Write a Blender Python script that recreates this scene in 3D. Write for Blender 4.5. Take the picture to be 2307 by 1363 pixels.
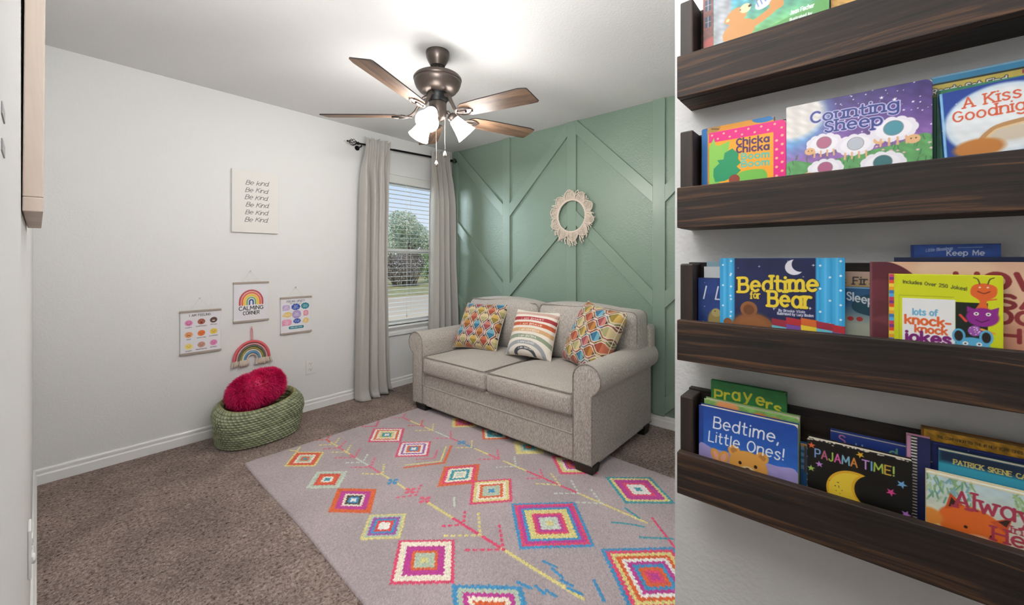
import bpy, bmesh, math, random
import numpy as np
from mathutils import Vector, Matrix

# ---------------------------------------------------------------- scene set-up
scene = bpy.context.scene
for o in list(bpy.data.objects):
    bpy.data.objects.remove(o, do_unlink=True)
COL = scene.collection
R = math.radians
IMG_W, IMG_H = 2307, 1363
FOCAL_PX, HORIZON_Y, EYE = 913.0, 586.0, 1.24
ROOM_H = 2.44            # ceiling height
FAR_Y = 3.445            # wall with the window
GREEN_X = 3.016          # accent wall
LEFT_X = -0.016          # wall beside the camera
SHELF_X = 0.99           # wall that carries the book ledges
NEAR_Y = 0.333           # end of that wall

cam_data = bpy.data.cameras.new('camera')
cam_data.sensor_width = 36.0
cam_data.lens = FOCAL_PX / IMG_W * 36.0
cam_data.shift_y = -(IMG_H / 2 - HORIZON_Y) / IMG_W
cam_data.clip_start = 0.01
cam_data.clip_end = 300
cam = bpy.data.objects.new('camera', cam_data)
COL.objects.link(cam)
cam.location = (0, 0, EYE)
cam.rotation_euler = (R(90), 0, R(-49.5))
scene.camera = cam

vs = scene.view_settings
vs.view_transform = 'Standard'
vs.look = 'None'
vs.gamma = 1.0
vs.exposure = 0.05
vs.use_curve_mapping = False

# daylight sky
world = bpy.data.worlds.new('sky')
scene.world = world
world.use_nodes = True
wn = world.node_tree
wn.nodes.clear()
w_out = wn.nodes.new('ShaderNodeOutputWorld')
w_bg = wn.nodes.new('ShaderNodeBackground')
w_tc = wn.nodes.new('ShaderNodeTexCoord')
w_sep = wn.nodes.new('ShaderNodeSeparateXYZ')
w_ramp = wn.nodes.new('ShaderNodeValToRGB')
wn.links.new(w_tc.outputs['Generated'], w_sep.inputs[0])
wn.links.new(w_sep.outputs['Z'], w_ramp.inputs[0])
wn.links.new(w_ramp.outputs[0], w_bg.inputs[0])
wn.links.new(w_bg.outputs[0], w_out.inputs[0])
w_ramp.color_ramp.elements[0].position = 0.0
w_ramp.color_ramp.elements[0].color = (0.90, 0.93, 1.0, 1)
w_ramp.color_ramp.elements[1].position = 0.5
w_ramp.color_ramp.elements[1].color = (0.20, 0.40, 0.92, 1)
e = w_ramp.color_ramp.elements.new(0.19)
e.color = (0.60, 0.76, 1.0, 1)
w_bg.inputs[1].default_value = 1.0


def area_light(name, loc, target, sx, sy, watts, colour):
    d = bpy.data.lights.new(name, 'AREA')
    d.shape = 'RECTANGLE'
    d.size, d.size_y = sx, sy
    d.energy = watts
    d.color = colour
    o = bpy.data.objects.new(name, d)
    COL.objects.link(o)
    o.location = loc
    o.rotation_euler = (Vector(target) - Vector(loc)).to_track_quat('-Z', 'Y').to_euler()
    return o


# open sky in front of the window, then fill lights added around the camera
area_light('window_daylight', (0.5, 5.7, 2.5), (2.9, 2.7, 1.3), 2.4, 1.8, 420, (0.80, 0.91, 1.0))
area_light('added_entry_fill', (0.30, -0.75, 2.42), (0.30, -0.75, 0), 0.6, 0.6, 10, (1.0, 0.98, 0.96))  # unseen fill light added under the entry ceiling
area_light('added_flash_fill', (0.06, 0.12, 1.88), (1.15, 0.55, 0.75), 0.30, 0.30, 2.5, (0.98, 0.99, 1.0))  # added fill beside the camera, standing in for a flash
area_light('added_bounce_fill', (0.22, 0.52, 1.92), (0.42, 0.80, 2.44), 0.25, 0.25, 36, (1.0, 0.995, 0.985))  # added upward fill that brightens the ceiling and the whole room
sun_d = bpy.data.lights.new('sun', 'SUN')
sun_d.energy = 2.2
sun_d.color = (1.0, 0.90, 0.76)
sun_d.angle = R(2)
sun_o = bpy.data.objects.new('sun', sun_d)
COL.objects.link(sun_o)
sun_o.rotation_euler = (R(42), R(10), R(-60))   # high, from behind the house: lights the yard only


# ---------------------------------------------------------------- helpers
def srgb(c):
    c = np.asarray(c, dtype=float)
    return np.where(c <= 0.04045, c / 12.92, ((c + 0.055) / 1.055) ** 2.4)


def hexc(h):
    return np.array([int(h[i:i + 2], 16) / 255 for i in (0, 2, 4)])


def lin(h):
    return tuple(srgb(hexc(h))) + (1.0,)


class MB:
    """collects polygons; build() links them as ONE mesh object"""

    def __init__(s):
        s.v, s.f, s.m, s.c = [], [], [], []
        s.n = 0

    def add(s, verts, faces, mat=0):
        verts = np.asarray(verts, float).reshape(-1, 3)
        s.v.append(verts)
        o = s.n
        s.f += [tuple(i + o for i in f) for f in faces]
        s.m += [mat] * len(faces)
        s.n += len(verts)
        return s

    def box(s, x0, x1, y0, y1, z0, z1, mat=0):
        v = [(x, y, z) for z in (z0, z1) for y in (y0, y1) for x in (x0, x1)]
        f = [(0, 2, 3, 1), (4, 5, 7, 6), (0, 1, 5, 4), (2, 6, 7, 3), (0, 4, 6, 2), (1, 3, 7, 5)]
        return s.add(v, f, mat)

    def tube(s, pts, r, sides=8, closed=False, mat=0):
        P = np.asarray(pts, float)
        n = len(P)
        rad = np.full(n, r, float) if np.isscalar(r) else np.asarray(r, float)
        if closed:
            T = np.roll(P, -1, 0) - np.roll(P, 1, 0)
        else:
            T = np.gradient(P, axis=0)
        T /= np.linalg.norm(T, axis=1)[:, None] + 1e-12
        ref = np.array([0, 0, 1.0]) if abs(T[0][2]) < 0.9 else np.array([1.0, 0, 0])
        N = ref - T[0] * (ref @ T[0])
        N /= np.linalg.norm(N)
        ang = np.arange(sides) / sides * 2 * math.pi
        ca, sa = np.cos(ang)[:, None], np.sin(ang)[:, None]
        V = []
        for i in range(n):
            N = N - T[i] * (N @ T[i])
            N /= np.linalg.norm(N) + 1e-12
            B = np.cross(T[i], N)
            V.append(P[i] + rad[i] * (ca * N + sa * B))
        V = np.concatenate(V)
        F = []
        for i in range(n if closed else n - 1):
            j = (i + 1) % n
            for k in range(sides):
                k2 = (k + 1) % sides
                F.append((i * sides + k, i * sides + k2, j * sides + k2, j * sides + k))
        if not closed:
            F.append(tuple(range(sides))[::-1])
            F.append(tuple((n - 1) * sides + k for k in range(sides)))
        return s.add(V, F, mat)

    def lathe(s, prof, c=(0, 0, 0), n=32, axis=None, mat=0, cap=True):
        """prof: (radius, height) pairs along axis (default +Z) from c"""
        ax = Vector(axis or (0, 0, 1)).normalized()
        q = ax.to_track_quat('Z', 'Y').to_matrix()
        V, F = [], []
        for r, h in prof:
            for k in range(n):
                a = 2 * math.pi * k / n
                p = q @ Vector((r * math.cos(a), r * math.sin(a), h))
                V.append((c[0] + p.x, c[1] + p.y, c[2] + p.z))
        m = len(prof)
        for i in range(m - 1):
            for k in range(n):
                k2 = (k + 1) % n
                F.append((i * n + k, i * n + k2, (i + 1) * n + k2, (i + 1) * n + k))
        if cap:
            F.append(tuple(range(n))[::-1])
            F.append(tuple((m - 1) * n + k for k in range(n)))
        return s.add(V, F, mat)

    def prism(s, poly, axis, a0, a1, mat=0):
        """polygon in the two other axes, extruded along axis from a0 to a1"""
        n = len(poly)
        V = []
        for a in (a0, a1):
            for p in poly:
                if axis == 0:
                    V.append((a, p[0], p[1]))
                elif axis == 1:
                    V.append((p[0], a, p[1]))
                else:
                    V.append((p[0], p[1], a))
        F = [tuple(range(n))[::-1], tuple(range(n, 2 * n))]
        F += [(i, (i + 1) % n, n + (i + 1) % n, n + i) for i in range(n)]
        return s.add(V, F, mat)

    def build(s, name, mats, parent=None, smooth=None, bevel=0, seg=2, local=False):
        V = np.concatenate(s.v)
        if parent is not None and not local:
            V = V - np.array(world_loc(parent))
        me = bpy.data.meshes.new(name)
        me.from_pydata(V.tolist(), [], s.f)
        if not isinstance(mats, (list, tuple)):
            mats = [mats]
        for m in mats:
            me.materials.append(m)
        if len(mats) > 1:
            me.polygons.foreach_set('material_index', s.m)
        bm = bmesh.new()
        bm.from_mesh(me)
        bmesh.ops.recalc_face_normals(bm, faces=bm.faces)
        if bevel:
            ed = [x for x in bm.edges if len(x.link_faces) == 2 and x.calc_face_angle(0) > 0.6]
            bmesh.ops.bevel(bm, geom=ed, offset=bevel, segments=seg, profile=0.5, affect='EDGES', clamp_overlap=True)
        bm.to_mesh(me)
        bm.free()
        o = bpy.data.objects.new(name, me)
        COL.objects.link(o)
        if parent is not None:
            o.parent = parent
        if smooth is not None:
            set_smooth(me, smooth)
        return o


def set_smooth(me, deg):
    me.polygons.foreach_set('use_smooth', [True] * len(me.polygons))
    if deg < 180:
        me.set_sharp_from_angle(angle=R(deg))


def world_loc(o):
    p = Vector(o.location)
    while o.parent is not None:
        o = o.parent
        p = p + Vector(o.location)
    return p


def grid_mesh(name, V, nu, nv, mat, parent=None, colour=None, closed_u=False, smooth=True, local=True):
    """fast grid surface, V ordered v-major (nv rows of nu)"""
    V = np.ascontiguousarray(V, dtype=np.float32).reshape(-1, 3)
    if parent is not None and not local:
        V = V - np.array(world_loc(parent), dtype=np.float32)
    iu = np.arange(nu if closed_u else nu - 1)
    iv = np.arange(nv - 1)
    A, B = np.meshgrid(iu, iv)
    A2 = (A + 1) % nu
    q = np.stack([B * nu + A, B * nu + A2, (B + 1) * nu + A2, (B + 1) * nu + A], -1).reshape(-1, 4)
    return quad_mesh(name, V, q, mat, parent, colour, smooth)


def quad_mesh(name, V, q, mat, parent=None, colour=None, smooth=True):
    me = bpy.data.meshes.new(name)
    V = np.ascontiguousarray(V, dtype=np.float32)
    me.vertices.add(len(V))
    me.vertices.foreach_set('co', V.ravel())
    k = q.shape[1]
    me.loops.add(q.size)
    me.loops.foreach_set('vertex_index', q.astype(np.int32).ravel())
    me.polygons.add(len(q))
    me.polygons.foreach_set('loop_start', (np.arange(len(q)) * k).astype(np.int32))
    if smooth:
        me.polygons.foreach_set('use_smooth', np.ones(len(q), dtype=bool))
    me.update(calc_edges=True)
    me.validate()
    me.materials.append(mat)
    if colour is not None:
        at = me.color_attributes.new('Col', 'FLOAT_COLOR', 'POINT')
        c = np.ones((len(V), 4), dtype=np.float32)
        c[:, :3] = srgb(np.clip(colour.reshape(-1, 3), 0, 1))
        at.data.foreach_set('color', c.ravel())
    o = bpy.data.objects.new(name, me)
    COL.objects.link(o)
    if parent is not None:
        o.parent = parent
    return o


def tag(o, label=None, cat=None, group=None, kind=None):
    if label:
        o['label'] = label
    if cat:
        o['category'] = cat
    if group:
        o['group'] = group
    if kind:
        o['kind'] = kind
    return o


def thing(name, label, cat, loc=(0, 0, 0), group=None):
    o = bpy.data.objects.new(name, None)
    o.empty_display_size = 0.05
    COL.objects.link(o)
    o.location = loc
    return tag(o, label, cat, group)


def struct(o, label=None):
    o['kind'] = 'structure'
    if label:
        o['label'] = label
    return o


def catmull(pts, n=8, closed=False):
    P = [np.array(p, float) for p in pts]
    if closed:
        P = [P[-1]] + P + [P[0], P[1]]
    else:
        P = [2 * P[0] - P[1]] + P + [2 * P[-1] - P[-2]]
    out = []
    for i in range(1, len(P) - 2):
        for k in range(n):
            t = k / n
            a, b, c, d = P[i - 1:i + 3]
            out.append(0.5 * (2 * b + (c - a) * t + (2 * a - 5 * b + 4 * c - d) * t * t + (3 * b - a - 3 * c + d) * t ** 3))
    if not closed:
        out.append(P[-2])
    return np.array(out)


# ---------------------------------------------------------------- materials
def mat_new(name):
    m = bpy.data.materials.new(name)
    m.use_nodes = True
    nt = m.node_tree
    return m, nt, nt.nodes['Principled BSDF']


def N(nt, t, **kw):
    n = nt.nodes.new(t)
    for k, v in kw.items():
        if hasattr(n, k):
            setattr(n, k, v)
        else:
            n.inputs[k.replace('_', ' ')].default_value = v
    return n


def tex_coords(nt, scale=(1, 1, 1), kind='Object'):
    tc = N(nt, 'ShaderNodeTexCoord')
    mp = N(nt, 'ShaderNodeMapping')
    mp.inputs['Scale'].default_value = scale
    nt.links.new(tc.outputs[kind], mp.inputs[0])
    return mp.outputs[0]


def ramp(nt, src, stops):
    r = N(nt, 'ShaderNodeValToRGB')
    els = r.color_ramp.elements
    while len(els) < len(stops):
        els.new(0.5)
    for el, (p, c) in zip(els, stops):
        el.position = p
        el.color = c
    nt.links.new(src, r.inputs[0])
    return r.outputs[0]


def bump(nt, bsdf, src, strength, dist):
    b = N(nt, 'ShaderNodeBump')
    b.inputs['Strength'].default_value = strength
    b.inputs['Distance'].default_value = dist
    nt.links.new(src, b.inputs['Height'])
    nt.links.new(b.outputs[0], bsdf.inputs['Normal'])
    return b


def plain(name, colour, rough=0.5, metal=0.0, spec=None, bump_s=0, bump_scale=200, var=0.0):
    m, nt, b = mat_new(name)
    c = lin(colour) if isinstance(colour, str) else tuple(colour) + (1,)
    b.inputs['Base Color'].default_value = c
    b.inputs['Roughness'].default_value = rough
    b.inputs['Metallic'].default_value = metal
    if spec is not None:
        b.inputs['Specular IOR Level'].default_value = spec
    co = tex_coords(nt)
    n = N(nt, 'ShaderNodeTexNoise', Scale=float(bump_scale), Detail=3.0)
    nt.links.new(co, n.inputs['Vector'])
    if var:
        lo = tuple(x * (1 - var) for x in c[:3]) + (1,)
        hi = tuple(min(1, x * (1 + var)) for x in c[:3]) + (1,)
        nt.links.new(ramp(nt, n.outputs[0], [(0.3, lo), (0.7, hi)]), b.inputs['Base Color'])
    if bump_s:
        bump(nt, b, n.outputs[0], bump_s, 0.004)
    return m


def painted(name, rough=0.45, bump_s=0.0, bump_scale=400, sheen=0.0):
    """colour comes from the mesh's own print / dye (colour attribute)"""
    m, nt, b = mat_new(name)
    a = N(nt, 'ShaderNodeAttribute', attribute_name='Col')
    nt.links.new(a.outputs['Color'], b.inputs['Base Color'])
    b.inputs['Roughness'].default_value = rough
    if sheen:
        b.inputs['Sheen Weight'].default_value = sheen
    if bump_s:
        n = N(nt, 'ShaderNodeTexNoise', Scale=float(bump_scale), Detail=2.0)
        nt.links.new(tex_coords(nt), n.inputs['Vector'])
        bump(nt, b, n.outputs[0], bump_s, 0.003)
    return m


def wall_paint(name, colour, rough=0.6, tex=0.35):
    m, nt, b = mat_new(name)
    b.inputs['Base Color'].default_value = tuple(colour) + (1,)
    b.inputs['Roughness'].default_value = rough
    co = tex_coords(nt)
    n = N(nt, 'ShaderNodeTexNoise', Scale=95.0, Detail=2.0, Roughness=0.5)
    nt.links.new(co, n.inputs['Vector'])
    bump(nt, b, n.outputs[0], tex, 0.004)
    return m


def wood(name, dark, mid, light, axis=1, grain=1.0, rough=0.55, knots=True, contrast=1.0, fine_k=1.0):
    """board grain running along one object axis"""
    m, nt, b = mat_new(name)
    sc = [38.0 * grain * fine_k] * 3
    sc[axis] = 1.6 * grain
    co = tex_coords(nt, sc)
    big = [9.0 * grain] * 3
    big[axis] = 1.7 * grain
    co2 = tex_coords(nt, big)
    warp = N(nt, 'ShaderNodeTexNoise', Scale=1.0, Detail=2.0)
    nt.links.new(co2, warp.inputs['Vector'])
    vm = N(nt, 'ShaderNodeVectorMath', operation='MULTIPLY_ADD')
    vm.inputs[1].default_value = (5.0, 5.0, 5.0)
    nt.links.new(warp.outputs['Color'], vm.inputs[0])
    nt.links.new(co, vm.inputs[2])
    fine = N(nt, 'ShaderNodeTexNoise', Scale=1.0, Detail=6.0, Roughness=0.65, Distortion=0.4)
    nt.links.new(vm.outputs[0], fine.inputs['Vector'])
    blot = N(nt, 'ShaderNodeTexNoise', Scale=0.8, Detail=3.0)
    nt.links.new(co2, blot.inputs['Vector'])
    mx = N(nt, 'ShaderNodeMath', operation='MULTIPLY_ADD')
    mx.inputs[1].default_value = 0.55
    nt.links.new(fine.outputs[0], mx.inputs[0])
    half = N(nt, 'ShaderNodeMath', operation='MULTIPLY')
    half.inputs[1].default_value = 0.45
    nt.links.new(blot.outputs[0], half.inputs[0])
    nt.links.new(half.outputs[0], mx.inputs[2])
    src = mx.outputs[0]
    colr = ramp(nt, src, [(0.5 - 0.14 / contrast, lin(dark)), (0.5, lin(mid)), (0.5 + 0.17 / contrast, lin(light))])
    if knots:
        ks = [6.0] * 3
        ks[axis] = 3.4
        kc = tex_coords(nt, ks)
        kv = N(nt, 'ShaderNodeTexVoronoi', Scale=1.0, Randomness=1.0)
        nt.links.new(kc, kv.inputs['Vector'])
        kn = ramp(nt, kv.outputs['Distance'], [(0.05, (1, 1, 1, 1)), (0.13, (0, 0, 0, 1))])
        mxc = N(nt, 'ShaderNodeMixRGB')
        nt.links.new(kn, mxc.inputs[0])
        nt.links.new(colr, mxc.inputs[1])
        mxc.inputs[2].default_value = tuple(x * 0.35 for x in lin(dark)[:3]) + (1,)
        colr = mxc.outputs[0]
    nt.links.new(colr, b.inputs['Base Color'])
    b.inputs['Roughness'].default_value = rough
    bump(nt, b, fine.outputs[0], 0.25, 0.002)
    return m


def woven(name, cols, scale=(420, 420, 160), rough=0.9, sheen=0.25, bs=0.5):
    m, nt, b = mat_new(name)
    n = N(nt, 'ShaderNodeTexNoise', Scale=1.0, Detail=2.0, Roughness=0.7)
    nt.links.new(tex_coords(nt, scale), n.inputs['Vector'])
    nt.links.new(ramp(nt, n.outputs[0], [(0.3, lin(cols[0])), (0.5, lin(cols[1])), (0.68, lin(cols[2]))]), b.inputs['Base Color'])
    b.inputs['Roughness'].default_value = rough
    b.inputs['Sheen Weight'].default_value = sheen
    b.inputs['Specular IOR Level'].default_value = 0.2
    bump(nt, b, n.outputs[0], bs, 0.002)
    return m


def emit(name, colour, strength):
    m, nt, b = mat_new(name)
    b.inputs['Base Color'].default_value = tuple(colour) + (1,)
    b.inputs['Emission Color'].default_value = tuple(colour) + (1,)
    b.inputs['Emission Strength'].default_value = strength
    return m


M = {}
M['wall'] = wall_paint('white_wall_paint', (0.71, 0.71, 0.705))
M['wall_smooth'] = wall_paint('white_wall_paint_left', (0.71, 0.71, 0.705), 0.6, 0.10)
M['ceiling'] = wall_paint('ceiling_paint', (0.75, 0.75, 0.75), 0.8)
M['green'] = wall_paint('green_wall_paint', (0.197, 0.276, 0.215), 0.36, 0.55)
M['green_board'] = plain('green_board_paint', (0.207, 0.286, 0.225), 0.34, bump_s=0.08, bump_scale=60)
M['trim'] = plain('white_trim_paint', (0.80, 0.80, 0.79), 0.3)
M['shelf_wood'] = wood('dark_stained_pine', '0e0906', '291b13', '704a2a', axis=1, rough=0.66, contrast=1.3, fine_k=2.2)
M['block_wood'] = wood('dark_stained_pine_end', '120e0c', '241a15', '3f2c20', axis=2, rough=0.55, knots=False)
M['pale_wood'] = wood('pale_birch', 'b9a798', 'c9b8aa', 'd6c8bc', axis=2, grain=0.6, rough=0.6, knots=False)
M['bar_wood'] = wood('poster_bar_wood', '8f8274', 'a3968a', 'b5a898', axis=0, rough=0.7, knots=False)
M['blade_wood'] = wood('fan_blade_wood', '4a3629', '6b5342', '8d7058', axis=0, grain=1.6, rough=0.5, knots=False)
M['bronze'] = plain('oil_rubbed_bronze', '564d48', 0.36, 0.7)
M['blade_edge'] = plain('dark_blade_edge', '231a16', 0.5)
M['black_metal'] = plain('black_iron', '1a1a1b', 0.42, 0.6)
M['chrome'] = plain('polished_nickel', 'c9b7ae', 0.15, 1.0)
M['shade'] = emit('lit_frosted_glass', (1.0, 0.95, 0.88), 14.0)
M['print'] = painted('printed_board', 0.38)
M['paper'] = painted('printed_paper', 0.8)
M['canvas_print'] = painted('printed_canvas', 0.85, 0.15, 900)
M['cloth_print'] = painted('printed_cloth', 0.9, 0.3, 700, 0.15)
M['rug'] = painted('tufted_rug', 0.95, 0.8, 160, 0.2)
M['basket'] = painted('braided_jute', 0.9, 0.4, 300)
M['canvas'] = plain('white_canvas', 'dedcd8', 0.8, bump_s=0.1, bump_scale=600)
M['pages'] = plain('cream_pages', 'd8cdb8', 0.85)
M['pages_white'] = plain('white_pages', 'dcd9d2', 0.8)
M['sofa'] = woven('oatmeal_tweed', ('827a72', 'aca59d', 'd2cdc7'), (360, 360, 70))
M['piping'] = woven('tweed_piping', ('5f5751', '8a827b', 'a69e98'), (330, 330, 120))
M['curtain'] = woven('grey_curtain_cloth', ('a5a29d', 'afaca7', 'b9b6b1'), (500, 500, 300), 0.85, 0.1, 0.15)
M['leg_black'] = plain('black_block_foot', '15110f', 0.45)
M['white_plastic'] = plain('white_plastic', 'dadad7', 0.35)
M['slot'] = plain('dark_slot', '2a2826', 0.6)
M['slat'] = plain('blind_slat_vinyl', 'dcdcd8', 0.4)
M['vinyl'] = plain('window_vinyl', 'd8d8d5', 0.35)
M['cord'] = plain('white_cord', 'd6d2c8', 0.8)
M['macrame'] = plain('macrame_cotton', 'd9cbbc', 0.95, var=0.12, bump_scale=500, bump_s=0.4)
M['fur'] = plain('magenta_fur', 'd8115e', 0.6, var=0.25, bump_scale=40)
M['bulb'] = emit('lit_bulb', (1.0, 0.9, 0.78), 20.0)
M['pin'] = plain('clear_pin', 'c9c7c3', 0.3)
M['mark_grey'] = plain('mark_grey', '9a9a9a', 0.4, 0.5)
# ---------------------------------------------------------------- lettering and printed art
GLYPHS = {
 'A': (5, '0,0 2.5,7 5,0|0.9,2.4 4.1,2.4'), 'B': (4.6, '0,0 0,7 ~0,7 2.8,7 4,6.3 4,4.6 2.8,3.8 0,3.8|~0,3.8 3,3.8 4.5,3 4.5,1 3,0 0,0'),
 'C': (4.7, '@2.8,3.5,2.7,3.5,48,312'), 'D': (5, '0,0 0,7|~0,7 2,7 4.3,6 4.9,3.5 4.3,1 2,0 0,0'),
 'E': (4, '4,7 0,7 0,0 4,0|0,3.6 3.3,3.6'), 'F': (4, '4,7 0,7 0,0|0,3.6 3.2,3.6'),
 'G': (5.4, '@2.8,3.5,2.7,3.5,45,330|5.2,1.6 5.2,3.2 3.4,3.2'), 'H': (5, '0,0 0,7|5,0 5,7|0,3.6 5,3.6'),
 'I': (0.6, '0.3,0 0.3,7'), 'J': (3.6, '~3.2,7 3.2,1.6 2.4,0.1 1.1,0 0.1,1.1'), 'K': (4.6, '0,0 0,7|4.3,7 0.1,3.2|1.4,4.3 4.6,0'),
 'L': (3.8, '0,7 0,0 3.8,0'), 'M': (6, '0,0 0.4,7 3,2 5.6,7 6,0'), 'N': (5, '0,0 0,7 5,0 5,7'),
 'O': (5.6, '@2.8,3.5,2.7,3.5,0,360'), 'P': (4.4, '0,0 0,7|~0,7 3,7 4.3,6.2 4.3,4.2 3,3.3 0,3.3'),
 'Q': (5.6, '@2.8,3.5,2.7,3.5,0,360|3.4,1.8 5.4,-0.4'), 'R': (4.7, '0,0 0,7|~0,7 3,7 4.2,6.2 4.2,4.4 3,3.5 0,3.5|2,3.5 4.6,0'),
 'S': (4.2, '~4,6 3.1,6.9 1.6,7 0.5,6 0.7,4.6 2.1,3.8 3.6,3 4.1,1.7 3.3,0.3 1.7,0 0.2,1'), 'T': (4.8, '0,7 4.8,7|2.4,7 2.4,0'),
 'U': (5, '~0,7 0,2 0.9,0.2 2.5,0 4.1,0.2 5,2 5,7'), 'V': (5, '0,7 2.5,0 5,7'), 'W': (7, '0,7 1.7,0 3.5,5.4 5.3,0 7,7'),
 'X': (4.8, '0,0 4.8,7|0,7 4.8,0'), 'Y': (4.8, '0,7 2.4,3.4 4.8,7|2.4,3.4 2.4,0'), 'Z': (4.6, '0,7 4.6,7 0,0 4.6,0'),
 'a': (4.5, '@2.2,2.5,2.1,2.5,0,360|4.3,5 4.3,0'), 'b': (4.5, '0.1,7.5 0.1,0|@2.3,2.5,2.1,2.5,0,360'), 'c': (4, '@2.3,2.5,2.2,2.5,48,312'),
 'd': (4.5, '@2.2,2.5,2.1,2.5,0,360|4.3,7.5 4.3,0'), 'e': (4.5, '0.2,2.6 4.4,2.6|@2.3,2.5,2.1,2.5,2,310'),
 'f': (3.1, '~3.2,7 2.2,7.4 1.3,6.6 1.2,5 1.2,0|0,4.7 2.8,4.7'), 'g': (4.5, '@2.2,2.5,2.1,2.5,0,360|~4.3,5 4.3,0 3.9,-1.9 2.2,-2.5 0.5,-1.7'),
 'h': (4.2, '0.1,7.5 0.1,0|~0.1,3 0.9,4.6 2.4,5 3.8,4.4 4,3 4,0'), 'i': (0.6, '0.3,5 0.3,0|0.3,6.9 0.3,7.1'),
 'j': (1.6, '~1.3,5 1.3,-1 0.8,-2.2 -0.4,-2.4|1.3,6.9 1.3,7.1'), 'k': (4, '0.1,7.5 0.1,0|3.7,5 0.2,2.2|1.5,3.2 4,0'), 'l': (0.6, '0.3,7.5 0.3,0'),
 'm': (6.6, '0.1,5 0.1,0|~0.1,3.2 0.8,4.6 1.8,5 2.9,4.4 3.2,3 3.2,0|~3.2,3.2 4,4.6 5,5 6.1,4.4 6.4,3 6.4,0'),
 'n': (4.2, '0.1,5 0.1,0|~0.1,3 0.9,4.6 2.4,5 3.8,4.4 4,3 4,0'), 'o': (4.6, '@2.3,2.5,2.2,2.5,0,360'),
 'p': (4.5, '0.1,5 0.1,-2.4|@2.3,2.5,2.1,2.5,0,360'), 'q': (4.5, '@2.2,2.5,2.1,2.5,0,360|4.3,5 4.3,-2.4'), 'r': (2.9, '0.1,5 0.1,0|~0.1,3 0.9,4.5 1.9,5 2.9,4.8'),
 's': (3.5, '~3.3,4.3 2.4,5 1.1,4.9 0.4,4 1.1,3 2.5,2.3 3.3,1.4 2.6,0.2 1.2,0 0.1,0.8'), 't': (2.9, '~1.1,7 1.1,1.4 1.7,0.1 2.8,0.2|0,4.8 2.7,4.8'),
 'u': (4.2, '~0.1,5 0.1,2 0.4,0.5 1.7,0 3.2,0.4 4,2|4,5 4,0'), 'v': (4, '0,5 2,0 4,5'), 'w': (5.8, '0,5 1.4,0 2.9,4.2 4.4,0 5.8,5'),
 'x': (3.8, '0,0 3.8,5|0,5 3.8,0'), 'y': (4.2, '0,5 2,0.2|~4.2,5 2,0.2 1,-2 0,-2.4'), 'z': (3.6, '0,5 3.6,5 0,0 3.6,0'),
 '0': (4.4, '@2.2,3.5,2.1,3.5,0,360'), '1': (1.6, '0,5.6 1.4,7 1.4,0'), '2': (4.2, '~0.2,5.4 0.9,6.7 2.4,7 3.8,6.1 3.7,4.5 0,0|0,0 4.2,0'),
 '5': (4.2, '3.9,7 0.7,7 0.4,4|~0.4,4 2,4.5 3.7,3.8 4.1,2.2 3.3,0.4 1.7,0 0.1,0.8'), '#': (4.4, '1,0 1.8,7|3,0 3.8,7|0,2.3 4.2,2.3|0.4,4.8 4.6,4.8'),
 '!': (0.8, '0.4,7.2 0.4,2|0.4,0.1 0.4,0.3'), '?': (3.8, '~0.1,5.6 0.9,6.8 2.4,7 3.7,5.9 3.2,4.4 1.9,3.3 1.8,2|1.8,0.1 1.8,0.3'),
 '.': (0.7, '0.3,0.1 0.3,0.3'), ',': (0.9, '0.5,0.3 0.1,-1.2'), '-': (2.6, '0,2.7 2.6,2.7'), "'": (0.6, '0.3,7.2 0.3,5.6'), ' ': (2.6, ''),
}


def _glyph(ch):
    w, s = GLYPHS.get(ch, (2.6, ''))
    out = []
    for part in filter(None, s.split('|')):
        segs = part.split(' ~') if ' ~' in part else [part]
        for si, sg in enumerate(segs):
            if si:
                sg = '~' + sg
            if sg[0] == '@':
                cx, cy, rx, ry, a0, a1 = map(float, sg[1:].split(','))
                t = np.radians(np.linspace(a0, a1, 22))
                out.append((np.stack([cx + rx * np.cos(t), cy + ry * np.sin(t)], 1), False))
            else:
                sm = sg[0] == '~'
                P = np.array([[float(q) for q in p.split(',')] for p in sg.lstrip('~').split()])
                out.append((catmull(P, 5), True) if sm and len(P) > 2 else (P, True))
    return w, out


def text_strokes(txt, gap=1.6, serif=0.0, jitter=0.0, seed=1):
    rnd = random.Random(seed)
    x, res = 0.0, []
    for ch in txt:
        w, st = _glyph(ch)
        dy = rnd.uniform(-jitter, jitter)
        k = 1 + rnd.uniform(-jitter, jitter) * 0.12
        for P, op in st:
            Q = P * [1, k] + [x, dy]
            res.append(Q)
            if serif and op:
                for i, j in ((0, 1), (-1, -2)):
                    p, q = P[i], P[j]
                    if min(abs(p[1] - y) for y in (0, 5, 7, 7.5, -2.4)) < 0.01 and abs(p[1] - q[1]) > 0.3 and ch not in 'SsCcGgeaJt!?.,':
                        a = Q[i]
                        res.append(np.array([a - [serif, 0], a + [serif, 0]]))
        x += w + gap
    return res, x - gap


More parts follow.
